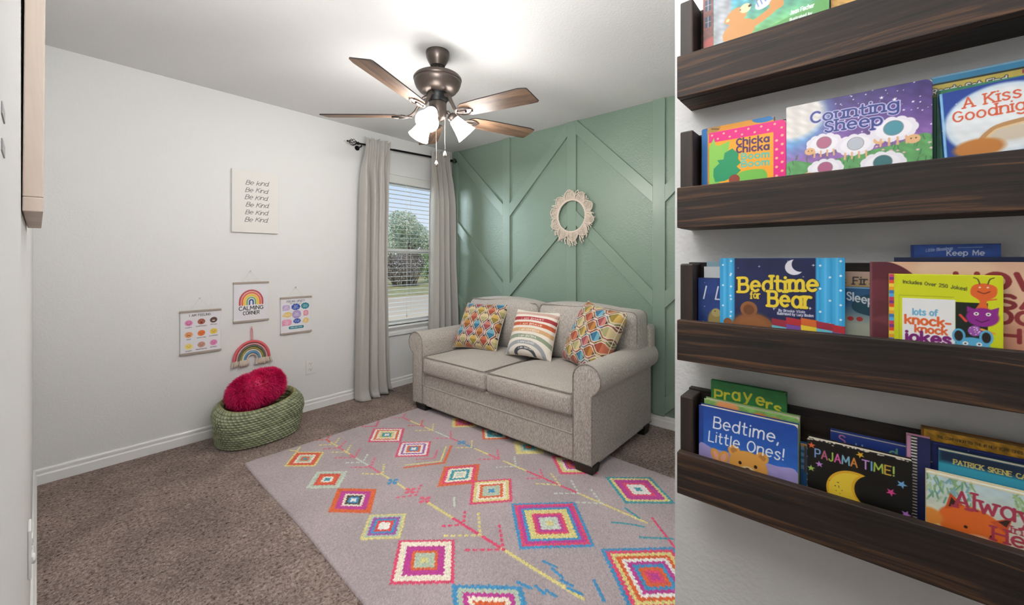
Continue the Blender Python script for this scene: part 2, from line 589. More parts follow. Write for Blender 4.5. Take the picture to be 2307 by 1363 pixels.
class Art:
    """a printed sheet: w by h metres, colours kept per grid point (u right, v up)"""

    def __init__(s, w, h, res, bg='ffffff'):
        s.w, s.h = w, h
        s.nx, s.ny = max(2, int(round(w / res)) + 1), max(2, int(round(h / res)) + 1)
        s.x = np.linspace(0, w, s.nx)
        s.y = np.linspace(0, h, s.ny)
        s.X, s.Y = np.meshgrid(s.x, s.y)
        s.C = np.empty((s.ny, s.nx, 3))
        s.C[:] = hexc(bg)
        s.aa = res * 0.55

    def _win(s, x0, x1, y0, y1):
        i0, i1 = np.searchsorted(s.x, [x0, x1])
        j0, j1 = np.searchsorted(s.y, [y0, y1])
        return slice(max(j0 - 1, 0), min(j1 + 1, s.ny)), slice(max(i0 - 1, 0), min(i1 + 1, s.nx))

    def paint(s, w, d, col, alpha=1.0, soft=None):
        """d: signed distance (negative inside) on window w"""
        m = np.clip(0.5 - d / (2 * (soft or s.aa)), 0, 1) * alpha
        c = hexc(col) if isinstance(col, str) else col
        s.C[w] += (c - s.C[w]) * m[..., None]

    def ell(s, cx, cy, rx, ry, col, rot=0, alpha=1.0, soft=None):
        m = max(rx, ry) + (soft or s.aa) * 2
        w = s._win(cx - m, cx + m, cy - m, cy + m)
        X, Y = s.X[w] - cx, s.Y[w] - cy
        c, sn = math.cos(R(rot)), math.sin(R(rot))
        U, V = X * c + Y * sn, -X * sn + Y * c
        d = (np.sqrt((U / rx) ** 2 + (V / ry) ** 2) - 1) * min(rx, ry)
        s.paint(w, d, col, alpha, soft)
        return s

    def box(s, x0, y0, x1, y1, col, r=0.0, alpha=1.0, soft=None):
        w = s._win(x0 - 0.003, x1 + 0.003, y0 - 0.003, y1 + 0.003)
        cx, cy, hx, hy = (x0 + x1) / 2, (y0 + y1) / 2, (x1 - x0) / 2 - r, (y1 - y0) / 2 - r
        dx, dy = np.abs(s.X[w] - cx) - hx, np.abs(s.Y[w] - cy) - hy
        d = np.hypot(np.maximum(dx, 0), np.maximum(dy, 0)) + np.minimum(np.maximum(dx, dy), 0) - r
        s.paint(w, d, col, alpha, soft)
        return s

    def poly(s, pts, col, alpha=1.0, smooth=False):
        P = catmull(pts, 6, True) if smooth else np.array(pts, float)
        w = s._win(P[:, 0].min() - 0.002, P[:, 0].max() + 0.002, P[:, 1].min() - 0.002, P[:, 1].max() + 0.002)
        X, Y = s.X[w], s.Y[w]
        ins = np.zeros(X.shape, bool)
        dist = np.full(X.shape, 1e9)
        for a, b in zip(P, np.roll(P, -1, 0)):
            dist = np.minimum(dist, seg_dist(X, Y, a, b))
            if a[1] != b[1]:
                cond = (a[1] > Y) != (b[1] > Y)
                ins ^= cond & (X < (b[0] - a[0]) * (Y - a[1]) / (b[1] - a[1]) + a[0])
        s.paint(w, np.where(ins, -dist, dist), col, alpha)
        return s

    def strokes(s, lines, width, col, alpha=1.0):
        for P in lines:
            P = np.asarray(P, float)
            for k in range(0, max(1, len(P) - 1), 6):
                Q = P[k:k + 7]
                if len(Q) < 2 and k:
                    continue
                m = width + 0.002
                w = s._win(Q[:, 0].min() - m, Q[:, 0].max() + m, Q[:, 1].min() - m, Q[:, 1].max() + m)
                X, Y = s.X[w], s.Y[w]
                if not X.size:
                    continue
                d = np.full(X.shape, 1e9)
                for a, b in zip(Q[:-1], Q[1:]):
                    d = np.minimum(d, seg_dist(X, Y, a, b))
                s.paint(w, d - width / 2, col, alpha)
        return s

    def line(s, pts, width, col, smooth=False, alpha=1.0):
        return s.strokes([catmull(pts, 6) if smooth else pts], width, col, alpha)

    def text(s, txt, x, y, size, col, weight=1.0, width=None, align='l', slant=0.0, rot=0.0, serif=0.0,
             outline=None, ow=0.0, arc=None, jitter=0.0, gap=1.6, cols=None, seed=1, shear=0.0):
        """size = cap height; weight in glyph units; width fits the line to a length"""
        k = size / 7.0
        sets = [text_strokes(txt, gap, serif, jitter, seed)]
        total = sets[0][1]
        kx = (width / total) if width else k
        x0 = x - (total * kx * {'l': 0, 'c': 0.5, 'r': 1}[align])
        c, sn = math.cos(R(rot)), math.sin(R(rot))

        def place(P):
            U = P[:, 0] * kx + P[:, 1] * k * slant
            V = P[:, 1] * k + (P[:, 0] * kx) * shear
            if arc:
                t = P[:, 0] / max(total, 1e-6) * 2 - 1
                V = V + arc * (1 - t * t)
            U, V = U + x0 - x, V + y - y
            return np.stack([x + U * c - V * sn, y + U * sn + V * c], 1)
        L = [place(P) for P in sets[0][0]]
        if outline:
            s.strokes(L, weight * k + ow * 2, outline)
        if cols:
            xx, i = 0.0, 0
            for ch in txt:
                st, w = text_strokes(ch, gap, serif)
                s.strokes([place(P + [xx, 0]) for P in st], weight * k, cols[i % len(cols)])
                xx += _glyph(ch)[0] + gap
                i += ch != ' '
        else:
            s.strokes(L, weight * k, col)
        return s

    def star(s, cx, cy, r, col, n=5, inner=0.42, rot=90):
        a = np.radians(rot + np.arange(2 * n) * 180 / n)
        rr = np.where(np.arange(2 * n) % 2 == 0, r, r * inner)
        return s.poly(np.stack([cx + rr * np.cos(a), cy + rr * np.sin(a)], 1), col)

    def crescent(s, cx, cy, r, col, dx, dy, r2, rot=0):
        w = s._win(cx - r - .003, cx + r + .003, cy - r - .003, cy + r + .003)
        d1 = np.hypot(s.X[w] - cx, s.Y[w] - cy) - r
        d2 = np.hypot(s.X[w] - cx - dx, s.Y[w] - cy - dy) - r2
        s.paint(w, np.maximum(d1, -d2), col)
        return s

    def vgrad(s, bottom, top, y0=0.0, y1=None):
        t = np.clip((s.Y - y0) / ((y1 or s.h) - y0), 0, 1)[..., None]
        s.C[:] = hexc(bottom) * (1 - t) + hexc(top) * t
        return s

    def mottle(s, amt, scale, seed=0):
        r = np.random.RandomState(seed)
        acc = np.zeros_like(s.X)
        for k in range(5):
            fx, fy = r.uniform(-1, 1, 2) * 2 * math.pi / scale * (1 + k * 0.7)
            acc += np.sin(s.X * fx + s.Y * fy + r.uniform(0, 6)) / (1 + k * 0.4)
        s.C = np.clip(s.C * (1 + amt * acc[..., None] / 2), 0, 1)
        return s

    def speck(s, n, r0, r1, col, seed=0, box=None):
        rd = random.Random(seed)
        x0, y0, x1, y1 = box or (0, 0, s.w, s.h)
        for _ in range(n):
            r = rd.uniform(r0, r1)
            s.ell(rd.uniform(x0, x1), rd.uniform(y0, y1), r, r, col)
        return s


def seg_dist(X, Y, a, b):
    dx, dy = b[0] - a[0], b[1] - a[1]
    L = dx * dx + dy * dy
    if L < 1e-14:
        return np.hypot(X - a[0], Y - a[1])
    t = np.clip(((X - a[0]) * dx + (Y - a[1]) * dy) / L, 0, 1)
    return np.hypot(X - a[0] - t * dx, Y - a[1] - t * dy)


def sheet_mesh(name, art, place, thick, mat, parent, corner=None):
    """printed sheet as a thin slab; place maps local (u, v, depth) arrays to parent-local xyz"""
    U, V = art.X.copy(), art.Y.copy()
    if corner:
        rads = {'tl': 0, 'tr': 0, 'bl': 0, 'br': 0}
        rads.update(corner)
        for key, r in rads.items():
            if not r:
                continue
            cx = r if key[1] == 'l' else art.w - r
            cy = art.h - r if key[0] == 't' else r
            msk = ((U < cx) if key[1] == 'l' else (U > cx)) & ((V > cy) if key[0] == 't' else (V < cy))
            dx, dy = U - cx, V - cy
            d = np.hypot(dx, dy)
            k = np.where(msk & (d > r), r / np.maximum(d, 1e-9), 1.0)
            U, V = np.where(msk, cx + dx * k, U), np.where(msk, cy + dy * k, V)
    nx, ny = art.nx, art.ny
    P = place(U, V, 0.0 * U).reshape(-1, 3)
    iu, iv = np.meshgrid(np.arange(nx - 1), np.arange(ny - 1))
    q = np.stack([iv * nx + iu, iv * nx + iu + 1, (iv + 1) * nx + iu + 1, (iv + 1) * nx + iu], -1).reshape(-1, 4)
    rim = np.concatenate([np.arange(nx), np.arange(1, ny) * nx + nx - 1, (ny - 1) * nx + np.arange(nx - 2, -1, -1), np.arange(ny - 2, 0, -1) * nx])
    back = place(U.ravel()[rim], V.ravel()[rim], np.full(len(rim), thick)).reshape(-1, 3)
    m = len(rim)
    k = np.arange(m)
    side = np.stack([rim[k], nx * ny + k, nx * ny + (k + 1) % m, rim[(k + 1) % m]], -1)
    C = np.concatenate([art.C.reshape(-1, 3), art.C.reshape(-1, 3)[rim]])
    return quad_mesh(name, np.concatenate([P, back]), np.concatenate([q, side]), mat, parent, C, smooth=False)


# ---------------------------------------------------------------- carpet material
m, nt, b = mat_new('brown_carpet')
co = tex_coords(nt)
v = N(nt, 'ShaderNodeTexVoronoi', Scale=130.0, Randomness=1.0)
nt.links.new(co, v.inputs['Vector'])
n1 = N(nt, 'ShaderNodeTexNoise', Scale=75.0, Detail=5.0, Roughness=0.7, Distortion=0.6)
nt.links.new(co, n1.inputs['Vector'])
n2 = N(nt, 'ShaderNodeTexNoise', Scale=3.2, Detail=3.0, Roughness=0.6)
nt.links.new(co, n2.inputs['Vector'])
c1 = ramp(nt, n1.outputs[0], [(0.33, lin('4f443f')), (0.43, lin('93837c')), (0.54, lin('ac9b94')), (0.70, lin('cfbfb8'))])
c2 = ramp(nt, n2.outputs[0], [(0.38, (0.80, 0.79, 0.78, 1)), (0.62, (1.12, 1.1, 1.08, 1))])
mx = N(nt, 'ShaderNodeMixRGB', blend_type='MULTIPLY')
mx.inputs[0].default_value = 1
nt.links.new(c1, mx.inputs[1])
nt.links.new(c2, mx.inputs[2])
nt.links.new(mx.outputs[0], b.inputs['Base Color'])
b.inputs['Roughness'].default_value = 1.0
b.inputs['Specular IOR Level'].default_value = 0.05
ad = N(nt, 'ShaderNodeMath', operation='ADD')
nt.links.new(n1.outputs[0], ad.inputs[0])
nt.links.new(v.outputs['Distance'], ad.inputs[1])
bump(nt, b, ad.outputs[0], 0.9, 0.012)
M['carpet'] = m

# ---------------------------------------------------------------- room shell
HALL_X0, HALL_Y0 = -1.5, -1.3
T = 0.12
WIN = (2.02, 2.90, 0.60, 2.075)      # opening in the far wall: x0, x1, z0, z1


def slab(name, boxes, mat, label):
    mb = MB()
    for q in boxes:
        mb.box(*q)
    return struct(mb.build(name, mat), label)


slab('floor', [(HALL_X0, GREEN_X + T, HALL_Y0, FAR_Y + T, -0.1, 0.0)], M['carpet'], 'brown wall-to-wall cut pile carpet')
slab('ceiling', [(HALL_X0, GREEN_X + T, HALL_Y0, FAR_Y + T, ROOM_H, ROOM_H + 0.1)], M['ceiling'], 'white textured ceiling')
wx0, wx1, wz0, wz1 = WIN
slab('wall_far', [(LEFT_X - T, wx0, FAR_Y, FAR_Y + T, 0, ROOM_H), (wx1, GREEN_X + T, FAR_Y, FAR_Y + T, 0, ROOM_H),
                  (wx0, wx1, FAR_Y, FAR_Y + T, 0, wz0), (wx0, wx1, FAR_Y, FAR_Y + T, wz1, ROOM_H)], M['wall'], 'white wall with the window and the posters')
slab('wall_right', [(GREEN_X, GREEN_X + T, NEAR_Y - T, FAR_Y, 0, ROOM_H)], M['green'], 'sage green accent wall behind the sofa')
slab('wall_left', [(LEFT_X - T, LEFT_X, 0.30, FAR_Y, 0, ROOM_H)], M['wall_smooth'], 'white wall at the left edge')
slab('wall_near', [(SHELF_X, SHELF_X + T, HALL_Y0, NEAR_Y, 0, ROOM_H), (SHELF_X + T, GREEN_X, NEAR_Y - T, NEAR_Y, 0, ROOM_H)], M['wall'], 'white wall carrying the book ledges')
slab('wall_entry', [(HALL_X0, SHELF_X, HALL_Y0 - T, HALL_Y0, 0, ROOM_H), (HALL_X0 - T, HALL_X0, HALL_Y0, 0.30 + T, 0, ROOM_H),
                    (HALL_X0, LEFT_X - T, 0.30, 0.30 + T, 0, ROOM_H)], M['wall'], 'entry walls behind the camera')

# baseboards: profile (out from wall, height)
BB = [(0, 0), (0.0145, 0), (0.0145, 0.05), (0.0125, 0.054), (0.0085, 0.057), (0.0085, 0.064), (0.010, 0.068), (0.010, 0.078), (0.006, 0.084), (0, 0.086)]


def baseboard(name, wall_axis, wall_val, sgn, a0, a1):
    mb = MB()
    poly = [(wall_val + sgn * d, h) for d, h in BB]
    mb.prism(poly, 1 - wall_axis, a0, a1)
    return struct(mb.build(name, M['trim']))


baseboard('baseboard_far', 1, FAR_Y, -1, LEFT_X, GREEN_X)
baseboard('baseboard_right', 0, GREEN_X, -1, NEAR_Y, FAR_Y - 0.0145)
baseboard('baseboard_left', 0, LEFT_X, 1, 0.30, FAR_Y - 0.0145)
baseboard('baseboard_near', 0, SHELF_X, -1, HALL_Y0, NEAR_Y)
baseboard('baseboard_return', 1, NEAR_Y, 1, SHELF_X, GREEN_X - 0.0145)

# ---------------------------------------------------------------- battens of the accent wall
tn = [0]
BX0, BX1 = GREEN_X - 0.018, GREEN_X + 0.001
BATS = [(3.348, 3.437), (2.592, 2.681), (1.840, 1.930), (1.081, 1.172), (0.336, 0.420)]


def trim(poly):
    tn[0] += 1
    mb = MB()
    mb.prism(poly, 0, BX0, BX1)
    struct(mb.build('trim_%d' % tn[0], M['green_board'], bevel=0.0012, seg=1))


for y0, y1 in BATS:
    trim([(y0, 0.087), (y1, 0.087), (y1, ROOM_H), (y0, ROOM_H)])
for gi in range(4):
    ya, yb = BATS[gi][0], BATS[gi + 1][1]        # gap between two battens, ya > yb
    down = gi % 2 == 0                           # falls or rises away from the window
    for k in range(4):
        hi, lo = 2.445 - 0.782 * k, 1.795 - 0.782 * k
        za, zb = (hi, lo) if down else (lo, hi)
        w = 0.126
        pts = [(ya, za), (yb, zb), (yb, zb - w), (ya, za - w)]
        # clip to the wall between baseboard and ceiling
        out = []
        for (p, q) in zip(pts, pts[1:] + pts[:1]):
            for lim, sg in ((0.087, 1), (ROOM_H, -1)):
                pass
            out.append(p)

        def clip(poly, z, keep_above):
            res = []
            for p, q in zip(poly, poly[1:] + poly[:1]):
                ip = (p[1] >= z) if keep_above else (p[1] <= z)
                iq = (q[1] >= z) if keep_above else (q[1] <= z)
                if ip:
                    res.append(p)
                if ip != iq:
                    t = (z - p[1]) / (q[1] - p[1])
                    res.append((p[0] + (q[0] - p[0]) * t, z))
            return res
        out = clip(out, 0.087, True)
        if len(out) > 2:
            out = clip(out, ROOM_H, False)
        if len(out) > 2:
            trim(out)

# ---------------------------------------------------------------- window
wroot = bpy.data.objects.new('window_1', None)
COL.objects.link(wroot)
wroot.location = ((wx0 + wx1) / 2, FAR_Y, wz0)
struct(wroot, 'single hung vinyl window in the far wall')
fy0, fy1 = FAR_Y + 0.075, FAR_Y + 0.115


def frame_box(x0, x1, z0, z1, w, y0, y1, mb):
    mb.box(x0, x0 + w, y0, y1, z0, z1).box(x1 - w, x1, y0, y1, z0, z1)
    mb.box(x0 + w, x1 - w, y0, y1, z0, z0 + w).box(x0 + w, x1 - w, y0, y1, z1 - w, z1)


mb = MB()
frame_box(wx0, wx1, wz0 - 0.022, wz1, 0.035, fy0, fy1 + 0.01, mb)
mb.build('window_frame', M['vinyl'], wroot, bevel=0.003)
zm = 1.322
for nm, z0, z1, y0 in (('lower_sash', wz0 - 0.002, zm + 0.032, fy0 + 0.002), ('upper_sash', zm - 0.012, wz1 - 0.035, fy0 + 0.022)):
    mb = MB()
    frame_box(wx0 + 0.03, wx1 - 0.03, z0, z1, 0.042, y0, y0 + 0.02, mb)
    s_ = mb.build(nm, M['vinyl'], wroot, bevel=0.003)
    mb = MB()
    mb.box(wx0 + 0.07, wx1 - 0.07, y0 + 0.009, y0 + 0.012, z0 + 0.04, z1 - 0.04)
    g, gnt, gb = mat_new('window_glass_' + nm)
    gnt.nodes.remove(gb)
    tr = N(gnt, 'ShaderNodeBsdfTransparent')
    tr.inputs[0].default_value = (0.97, 0.985, 0.98, 1)
    gl = N(gnt, 'ShaderNodeBsdfGlossy')
    gl.inputs['Roughness'].default_value = 0.02
    fr = N(gnt, 'ShaderNodeFresnel')
    fr.inputs[0].default_value = 1.35
    ms = N(gnt, 'ShaderNodeMixShader')
    gnt.links.new(fr.outputs[0], ms.inputs[0])
    gnt.links.new(tr.outputs[0], ms.inputs[1])
    gnt.links.new(gl.outputs[0], ms.inputs[2])
    gnt.links.new(ms.outputs[0], gnt.nodes['Material Output'].inputs[0])
    mb.build('glass_pane', g, s_, local=False)
mb = MB()                                             # sash lock on the meeting rail
mb.box(2.60, 2.68, fy0 - 0.012, fy0 + 0.002, zm + 0.03, zm + 0.04).lathe([(0.011, 0), (0.011, 0.012), (0.004, 0.016)], (2.625, fy0 - 0.004, zm + 0.04), 12)
mb.build('sash_lock', M['white_plastic'], wroot)
mb = MB()                                             # stool with rounded nose, then the apron moulding
mb.prism([(FAR_Y - 0.032, wz0 - 0.002), (FAR_Y - 0.036, wz0 - 0.012), (FAR_Y - 0.030, wz0 - 0.024), (FAR_Y + 0.075, wz0 - 0.024), (FAR_Y + 0.075, wz0), (FAR_Y - 0.028, wz0)], 0, wx0 - 0.05, wx1 + 0.05)
mb.build('window_stool', M['trim'], wroot)
mb = MB()
z = wz0 - 0.024
mb.prism([(FAR_Y, z), (FAR_Y - 0.024, z), (FAR_Y - 0.022, z - 0.012), (FAR_Y - 0.012, z - 0.022), (FAR_Y - 0.012, z - 0.034), (FAR_Y - 0.018, z - 0.042), (FAR_Y - 0.018, z - 0.068), (FAR_Y - 0.012, z - 0.074), (FAR_Y, z - 0.074)], 0, wx0 - 0.03, wx1 + 0.03)
mb.build('window_apron', M['trim'], wroot)

# venetian blind
bl = thing('window_blind', 'white venetian blind with open slats hanging in the window', 'blind', ((wx0 + wx1) / 2, FAR_Y + 0.035, wz0 + 0.03))
bx0, bx1 = wx0 + 0.008, wx1 - 0.008
mb = MB()
mb.box(bx0, bx1, FAR_Y + 0.004, FAR_Y + 0.012, 1.995, 2.0745).box(bx0, bx1, FAR_Y + 0.014, FAR_Y + 0.06, 2.03, 2.07)
mb.build('valance', M['slat'], bl, bevel=0.002)
mb = MB()
mb.box(bx0, bx1, FAR_Y + 0.012, FAR_Y + 0.06, 0.604, 0.620)
mb.build('bottom_rail', M['slat'], bl, bevel=0.003)
sy = FAR_Y + 0.036
z, first = 1.975, None
for i in range(31):
    zz = 1.975 - i * 0.0428
    if zz < 0.630:
        break
    if first is None:
        mb = MB()
        w = 0.025
        prof = [(-w, -0.0006), (-w * 0.5, 0.0006), (0, 0.001), (w * 0.5, 0.0006), (w, -0.0006), (w * 0.5, -0.0008), (0, -0.0004), (-w * 0.5, -0.0008)]
        mb.prism([(sy + p, zz + q) for p, q in prof], 0, bx0 + 0.002, bx1 - 0.002)
        first = mb.build('slat', M['slat'], bl)
    else:
        o = first.copy()
        COL.objects.link(o)
        o.parent = bl
        o.location = (0, 0, zz - 1.975)
for x in (2.15, 2.46, 2.77):
    mb = MB()
    for dy in (-0.026, 0.026):
        mb.tube([(x, sy + dy, 2.03), (x, sy + dy, 0.618)], 0.0009, 5)
    mb.build('ladder_cord', M['cord'], bl)
mb = MB()
mb.tube([(2.40, FAR_Y - 0.004, 2.0), (2.40, FAR_Y - 0.006, 0.70)], 0.0014, 5).lathe([(0.002, 0.02), (0.005, 0.0), (0.005, -0.02)], (2.40, FAR_Y - 0.006, 0.69), 8)
mb.build('lift_cord', M['cord'], bl)
mb = MB()
mb.tube([(2.45, FAR_Y - 0.002, 2.0), (2.45, FAR_Y - 0.004, 1.05)], 0.0012, 6)
mb.build('tilt_cord', M['cord'], bl)

# ---------------------------------------------------------------- yard outside the window
def ground(name, col, x0, x1, y0, y1, z, var, label):
    mb = MB()
    mb.box(x0, x1, y0, y1, z - 0.15, z)
    return struct(mb.build(name, plain(name + '_surface', col, 0.95, var=var, bump_scale=3)), label)


ground('ground_patio', 'd9c19a', -10, 30, FAR_Y + T, 13.2, -0.14, 0.05, 'pale concrete patio outside the window')
ground('ground_lawn', 'b3a86c', -20, 60, 13.2, 60, -0.12, 0.35, 'patchy lawn beyond the patio')
rng = random.Random(4)


def leaf_cloud(name, blobs, n, size, mat, parent):
    V, F = [], []
    for i in range(int(n * 2.6)):
        cx, cy, cz, rx, ry, rz = rng.choice(blobs)
        while True:
            p = [rng.uniform(-1, 1) for _ in range(3)]
            if sum(q * q for q in p) <= 1:
                break
        c = Vector((cx + p[0] * rx, cy + p[1] * ry, cz + p[2] * rz))
        a = Vector((rng.uniform(-1, 1), rng.uniform(-1, 1), rng.uniform(-1, 1))).normalized() * size * rng.uniform(0.6, 1.3) * 0.55
        q = Vector((rng.uniform(-1, 1), rng.uniform(-1, 1), rng.uniform(-1, 1))).normalized() * size * 0.32
        k = len(V)
        V += [c - a, c + q, c + a, c - q]
        F.append((k, k + 1, k + 2, k + 3))
    mb = MB()
    mb.add([tuple(v) for v in V], F)
    return mb.build(name, mat, parent)


def leafmat(name, cols):
    m_, nt_, b_ = mat_new(name)
    n_ = N(nt_, 'ShaderNodeTexNoise', Scale=1.3, Detail=4.0)
    nt_.links.new(tex_coords(nt_), n_.inputs['Vector'])
    nt_.links.new(ramp(nt_, n_.outputs[0], [(0.35, lin(cols[0])), (0.65, lin(cols[1]))]), b_.inputs['Base Color'])
    b_.inputs['Roughness'].default_value = 0.7
    return m_


L_GREEN = leafmat('green_leaves', ('64874a', 'a3c276'))
L_HAZED = leafmat('hazed_leaves', ('bac7a6', 'e0e7d2'))  # haze over the far trees is put into this leaf colour
L_BROWN = leafmat('brown_brush', ('75695e', 'a99d90'))
L_BARK = plain('bark', '6a5c4e', 0.9, var=0.3, bump_scale=20)


def shrub(name, x, y, rx, h, n, size, mat, label, cat, group, twigs=0):
    t = thing(name, label, cat, (x, y, -0.12), group)
    blobs = [(x + rng.uniform(-rx, rx) * .7, y + rng.uniform(-.8, .8), h * rng.uniform(.3, .62), rx * .6, 1.0, h * .38) for _ in range(6)]
    leaf_cloud('foliage', blobs, n, size, mat, t)
    mb = MB()
    for i in range(6 + twigs):
        a = rng.uniform(-rx, rx)
        b2 = rng.uniform(-1, 1) * rx
        mb.tube([(x + a * .6, y - .3 * bool(twigs) * rng.random(), -0.12), (x + a, y - .3 * bool(twigs), h * .5), (x + a + b2 * .5, y - .2, h * rng.uniform(.7, 1))], [0.05, 0.03, 0.012] if not twigs else [.03, .02, .01], 5)
    mb.build('stem', L_BARK, t)


shrub('thicket', 12.7, 18.6, 1.25, 2.0, 1500, 0.11, L_BROWN, 'leafless brown thicket seen low through the left of the window', 'bush', None, 40)
shrub('shrub', 15.9, 19.2, 1.5, 2.3, 2600, 0.12, L_GREEN, 'leafy green shrub seen low through the right of the window', 'bush', None)
shrub('shrub', 9.6, 19.5, 1.2, 1.9, 1600, 0.12, L_GREEN, 'green shrub left of the brown thicket outside the window', 'bush', None)


def tree(x, y, h, cr, n, mat, label, group):
    t = thing('tree', label, 'tree', (x, y, -0.12), group)
    mb = MB()
    mb.tube([(x, y, -0.12), (x + .1, y, h * .4), (x - .05, y, h * .75)], [cr * .09, cr * .06, cr * .02], 8)
    for i in range(5):
        a = rng.uniform(0, 6.28)
        mb.tube([(x, y, h * (.3 + .07 * i)), (x + cr * .7 * math.cos(a), y + cr * .7 * math.sin(a), h * (.5 + .08 * i))], [cr * .04, cr * .01], 6)
    mb.build('trunk', L_BARK, t)
    blobs = [(x + rng.uniform(-1, 1) * cr * .7, y + rng.uniform(-.7, .7) * cr, h * rng.uniform(.3, .85), cr * .5, cr * .5, h * .16) for _ in range(9)]
    leaf_cloud('crown', blobs, n, 0.22, mat, t)


GT = 'trees beyond the lawn'
for x, y, h, cr, pl, lb in ((14.6, 26, 4.6, 1.9, 1, 'pale tree second from the left in the row behind the shrubs outside'), (19.0, 27, 5.2, 2.1, 1, 'pale tree showing through the middle of the upper sash'),
                        (23.8, 28, 4.6, 2.2, 0, 'greener tree at the right end of the row outside'), (10.2, 27, 4.6, 1.9, 1, 'pale tree at the left end of the row outside'), (14.4, 34, 5.4, 2.0, 1, 'pale tree set back between the two leftmost trees outside'), (25.0, 36, 5.6, 2.0, 1, 'pale tree set back left of the greener tree outside'), (20.0, 38, 5.6, 2.1, 1, 'farthest pale tree behind the middle of the row outside')):
    tree(x, y, h, cr, 2600, L_HAZED if pl else L_GREEN, lb, GT)
# ---------------------------------------------------------------- area rug
RUG_A = math.atan(0.036)
rcx, rcy, rhw, rhl = 1.565, 1.585, 0.793, 1.22
res = 0.0042
nu, nv = int(2 * rhw / res), int(2 * rhl / res)
u = np.linspace(-rhw, rhw, nu)
v = np.linspace(-rhl, rhl, nv)
U, V = np.meshgrid(u, v)
ca, sa = math.cos(RUG_A), math.sin(RUG_A)
WX, WY = rcx + U * ca + V * sa, rcy - U * sa + V * ca
rs = np.random.RandomState(3)
C = np.empty(U.shape + (3,))
C[:] = hexc('ab9fa1')
noise = rs.normal(0, 1, U.shape)
rows = np.sin(V / 0.0085 * math.pi * 2) * 0.018
C *= (1 + 0.05 * noise + rows)[..., None]
blot = sum(np.sin(WX * a + WY * b2 + c) for a, b2, c in ((7, 3, 0), (-4, 9, 1), (13, -6, 2), (3, 17, 4))) * 0.012
C *= (1 + blot)[..., None]
PK, MG, OR, RD, CR, YL, SG, BL_, TL, PU, WH, BK, PG = 'd9486e', 'bb3a92', 'd8622f', 'd84a43', 'ece3cf', 'd9cf86', 'b3c2ae', '3f8fc0', '3796a4', '9a55a6', 'ece9e2', '4a3c32', 'c3d0c3'
DIAM = [  # centre x, y, half sizes, ring colours outside -> centre
    (1.075, 2.60, .120, .140, [YL, OR, RD, CR, SG, OR, TL]), (1.055, 2.26, .118, .130, [PG, SG, RD, OR, WH, TL]),
    (1.050, 1.965, .132, .165, [OR, OR, MG, MG, CR, BK, BL_, WH]), (1.040, 1.665, .122, .127, [YL, SG, PU, BL_, RD, WH, WH]),
    (1.030, 1.35, .162, .182, [PK, CR, CR, MG, MG, OR, SG, SG, YL]), (1.020, 0.965, .165, .205, [BL_, SG, MG, CR, OR, MG, YL]),
    (1.595, 2.52, .147, .170, [PK, WH, OR, CR, YL, TL, WH]), (1.590, 2.20, .142, .150, [PK, WH, PU, WH, OR, BL_, WH]),
    (1.570, 1.735, .162, .137, [OR, PK, CR, TL, CR, PG]), (1.570, 1.485, .162, .147, [PK, YL, CR, OR, SG, SG, BL_]),
    (1.552, 1.095, .222, .238, [BL_, PK, MG, BL_, YL, YL, PK, MG, PG, PG, YL]), (1.555, 0.60, .215, .235, [BL_, PK, YL, OR, WH, MG, BL_, OR, PK, MG]),
    (2.090, 0.895, .162, .195, [TL, YL, MG, MG, PK, WH, WH, TL]), (2.095, 1.30, .145, .165, [PK, YL, CR, MG, OR, MG]),
    (2.095, 1.645, .125, .130, [YL, YL, SG, TL, OR]), (2.100, 1.955, .120, .130, [OR, CR, TL, TL, SG]), (2.100, 2.27, .120, .130, [YL, OR, MG, OR]),
]


def tri(x):
    return np.abs((x % 1.0) * 2 - 1)


MASK = np.zeros(U.shape, bool)
for cx, cy, hx, hy, cols in DIAM:
    wsel = (np.abs(WX - cx) < hx * 1.15) & (np.abs(WY - cy) < hy * 1.15)
    dx, dy = (WX[wsel] - cx) / hx, (WY[wsel] - cy) / hy
    d = np.abs(dx) + np.abs(dy)
    s_ = (np.abs(dx) - np.abs(dy))
    per = 0.022 / math.hypot(hx, hy) * 2
    n = len(cols)
    dj = d + (tri(s_ / per) - 0.5) * 0.42 / n + rs.normal(0, 0.07 / n, d.shape)
    idx = np.floor((1 - dj) * n).astype(int)
    ok = idx >= 0
    pal = np.array([hexc(c) for c in cols])
    cc = C[wsel]
    cc[ok] = pal[np.clip(idx[ok], 0, n - 1)] * (1 + rs.normal(0, 0.07, ok.sum()))[:, None]
    C[wsel] = cc
    mm = MASK[wsel]
    mm[ok] = True
    MASK[wsel] = mm


def rug_line(pts, col, w=0.012, dash=0.0):
    for a, b2 in zip(pts[:-1], pts[1:]):
        L = math.hypot(b2[0] - a[0], b2[1] - a[1])
        wsel = (WX > min(a[0], b2[0]) - .03) & (WX < max(a[0], b2[0]) + .03) & (WY > min(a[1], b2[1]) - .03) & (WY < max(a[1], b2[1]) + .03)
        X, Y = WX[wsel], WY[wsel]
        t = np.clip(((X - a[0]) * (b2[0] - a[0]) + (Y - a[1]) * (b2[1] - a[1])) / (L * L), 0, 1)
        dd = np.hypot(X - a[0] - t * (b2[0] - a[0]), Y - a[1] - t * (b2[1] - a[1]))
        ww = w * (0.72 + 0.5 * tri(t * L / 0.022))
        ok = dd < ww / 2 + rs.normal(0, 0.0006, dd.shape)
        if dash:
            ok &= tri(t * L / dash) > 0.3
        cc = C[wsel]
        cc[ok] = hexc(col) * (1 + rs.normal(0, 0.06, ok.sum()))[:, None]
        C[wsel] = cc
        mm = MASK[wsel]
        mm[ok] = True
        MASK[wsel] = mm


PINK2 = 'd95f78'
